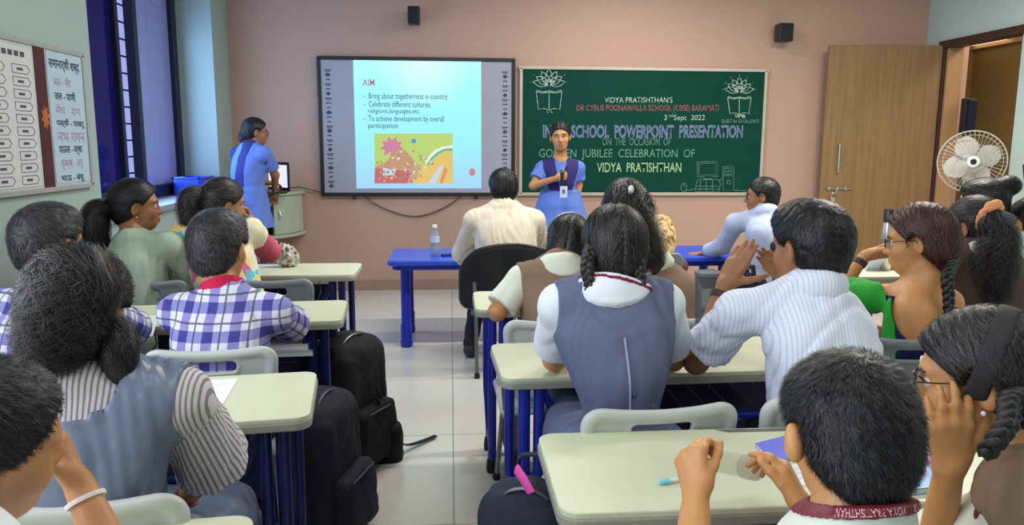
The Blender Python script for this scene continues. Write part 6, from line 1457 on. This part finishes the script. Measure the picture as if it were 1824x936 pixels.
# clear tube, pen
ta, tb_ = A(1282, 822, 1.315), A(1338, 834, 1.335); ct = thing('clear_tube', 'clear plastic tube held between the hands of the lanyard boy', 'tube', (ta+tb_)/2)
axt = unit(tb_-ta); e1 = unit(np.cross(axt, V3(0, 0, 1))); Rt = np.array([e1, np.cross(axt, e1), axt]).T; hl = np.linalg.norm(tb_-ta)/2+.012
CLT = glass('thin_clear_plastic', (250, 250, 248), .04, .10, (236, 236, 232))
MB().lathe([(.020, -hl), (.022, -hl), (.022, hl), (.020, hl), (.020, -hl)], (0, 0, 0), 24, Rt).build('tube_wall', CLT, ct, True)
MB().lathe([(.0235, hl*.45), (.0235, hl*.98), (.021, hl)], (0, 0, 0), 24, Rt).build('tube_lid', glass('milky_plastic', (240, 236, 230), .2, .30, (216, 210, 200)), ct, True)
pn = thing('pen', 'pale turquoise pen under the hand of the lanyard boy', 'pen', AZ(1200, 856, .749), 0)
pd = unit(V3(.95, .25, .0)); MB().tube([-pd*.03, pd*.09], .0045, 10).build('pen_body', mat('pen_white', (220, 224, 224), .3), pn, True); MB().tube([-pd*.034, -pd*.012], [.004, .0062], 10).build('pen_cap', mat('turquoise', (110, 206, 222), .3), pn, True)
cp = thing('chalk_stub', 'white stub pinched between thumb and finger of the lanyard boy', 'chalk', A(1253, 822, 1.30)); MB().tube([(-.006, 0, -.008), (.006, 0, .008)], [.006, .0065], 10).build('stub', mat('chalk_white', (236, 236, 232), .9), cp, True)
# books on the shelf under the second left desk
b_ = thing('shelf_books', 'pale books lying on the under-desk shelf of the plaid boys', 'books', (-.62, 3.06, .585), math.radians(4.5)) if False else None
for k, (w_, d_, h_, x, y, z, c, lab) in enumerate(((.17, .13, .022, -.64, 3.02, .596, (190, 194, 206), 'pale grey book on the shelf under the plaid boys\' desk, lower of two'), (.15, .11, .02, -.65, 3.025, .619, (206, 210, 214), 'white book on the shelf under the plaid boys\' desk, upper of two'))):
    t = thing('book', lab, 'book', (x, y, z), math.radians(4.5), 'books on the under-desk shelf'); MB().box((0, 0, h_/2), (w_*.98, d_*.97, h_-.006)).build('pages', mat('page_edge', (222, 220, 210), .8), t); MB().box((0, 0, .0015), (w_, d_, .003)).box((0, 0, h_-.0015), (w_, d_, .003)).build('cover', mat('book_cover_%d' % k, c, .5), t)
# lettering on the lanyard of the nearest boy: upside down, as worn
def band_text(p, body, a0, a1, z, tilt, rad, ht, m):
    me, v = text_mesh(body, .01); lo, hi = v.min(0), v.max(0); ax = unit(p.hb-p.N); nn = unit(V3(-.04, .35, 1)); c = p.N+ax*z
    e1 = unit(p.lat-nn*(p.lat@nn)); e2 = np.cross(nn, e1); u = (v[:, 0]-lo[0])/(hi[0]-lo[0]); w_ = ((v[:, 1]-lo[1])/(hi[1]-lo[1])-.5)*ht
    a = np.radians(a0+(a1-a0)*u); dirs = np.cos(a)[:, None]*e1+np.sin(a)[:, None]*e2
    f = p.bandf; out = np.empty((len(v), 3))
    t = np.linspace(.14, .04, 120)
    for i in range(len(v)):
        base = c-nn*w_[i]; q = base+dirs[i]*t[:, None]; val = f.samp(q); j = int(np.argmax(val < 0)) if (val < 0).any() else -1; out[i] = q[j]+dirs[i]*.0012
    me.vertices.foreach_set('co', (out-p.org).ravel().astype(np.float32)); me.update(); return link('lanyard_lettering', me, m, p.root)
LW = mat('lettering_pink_white', (226, 176, 184), .6)
band_text(lany, 'VIDYA PRATISHTHAN', -72, -140, .062, .18, .09, .010, LW); band_text(lany, 'VIDYA', -36, -60, .062, .18, .09, .010, LW)
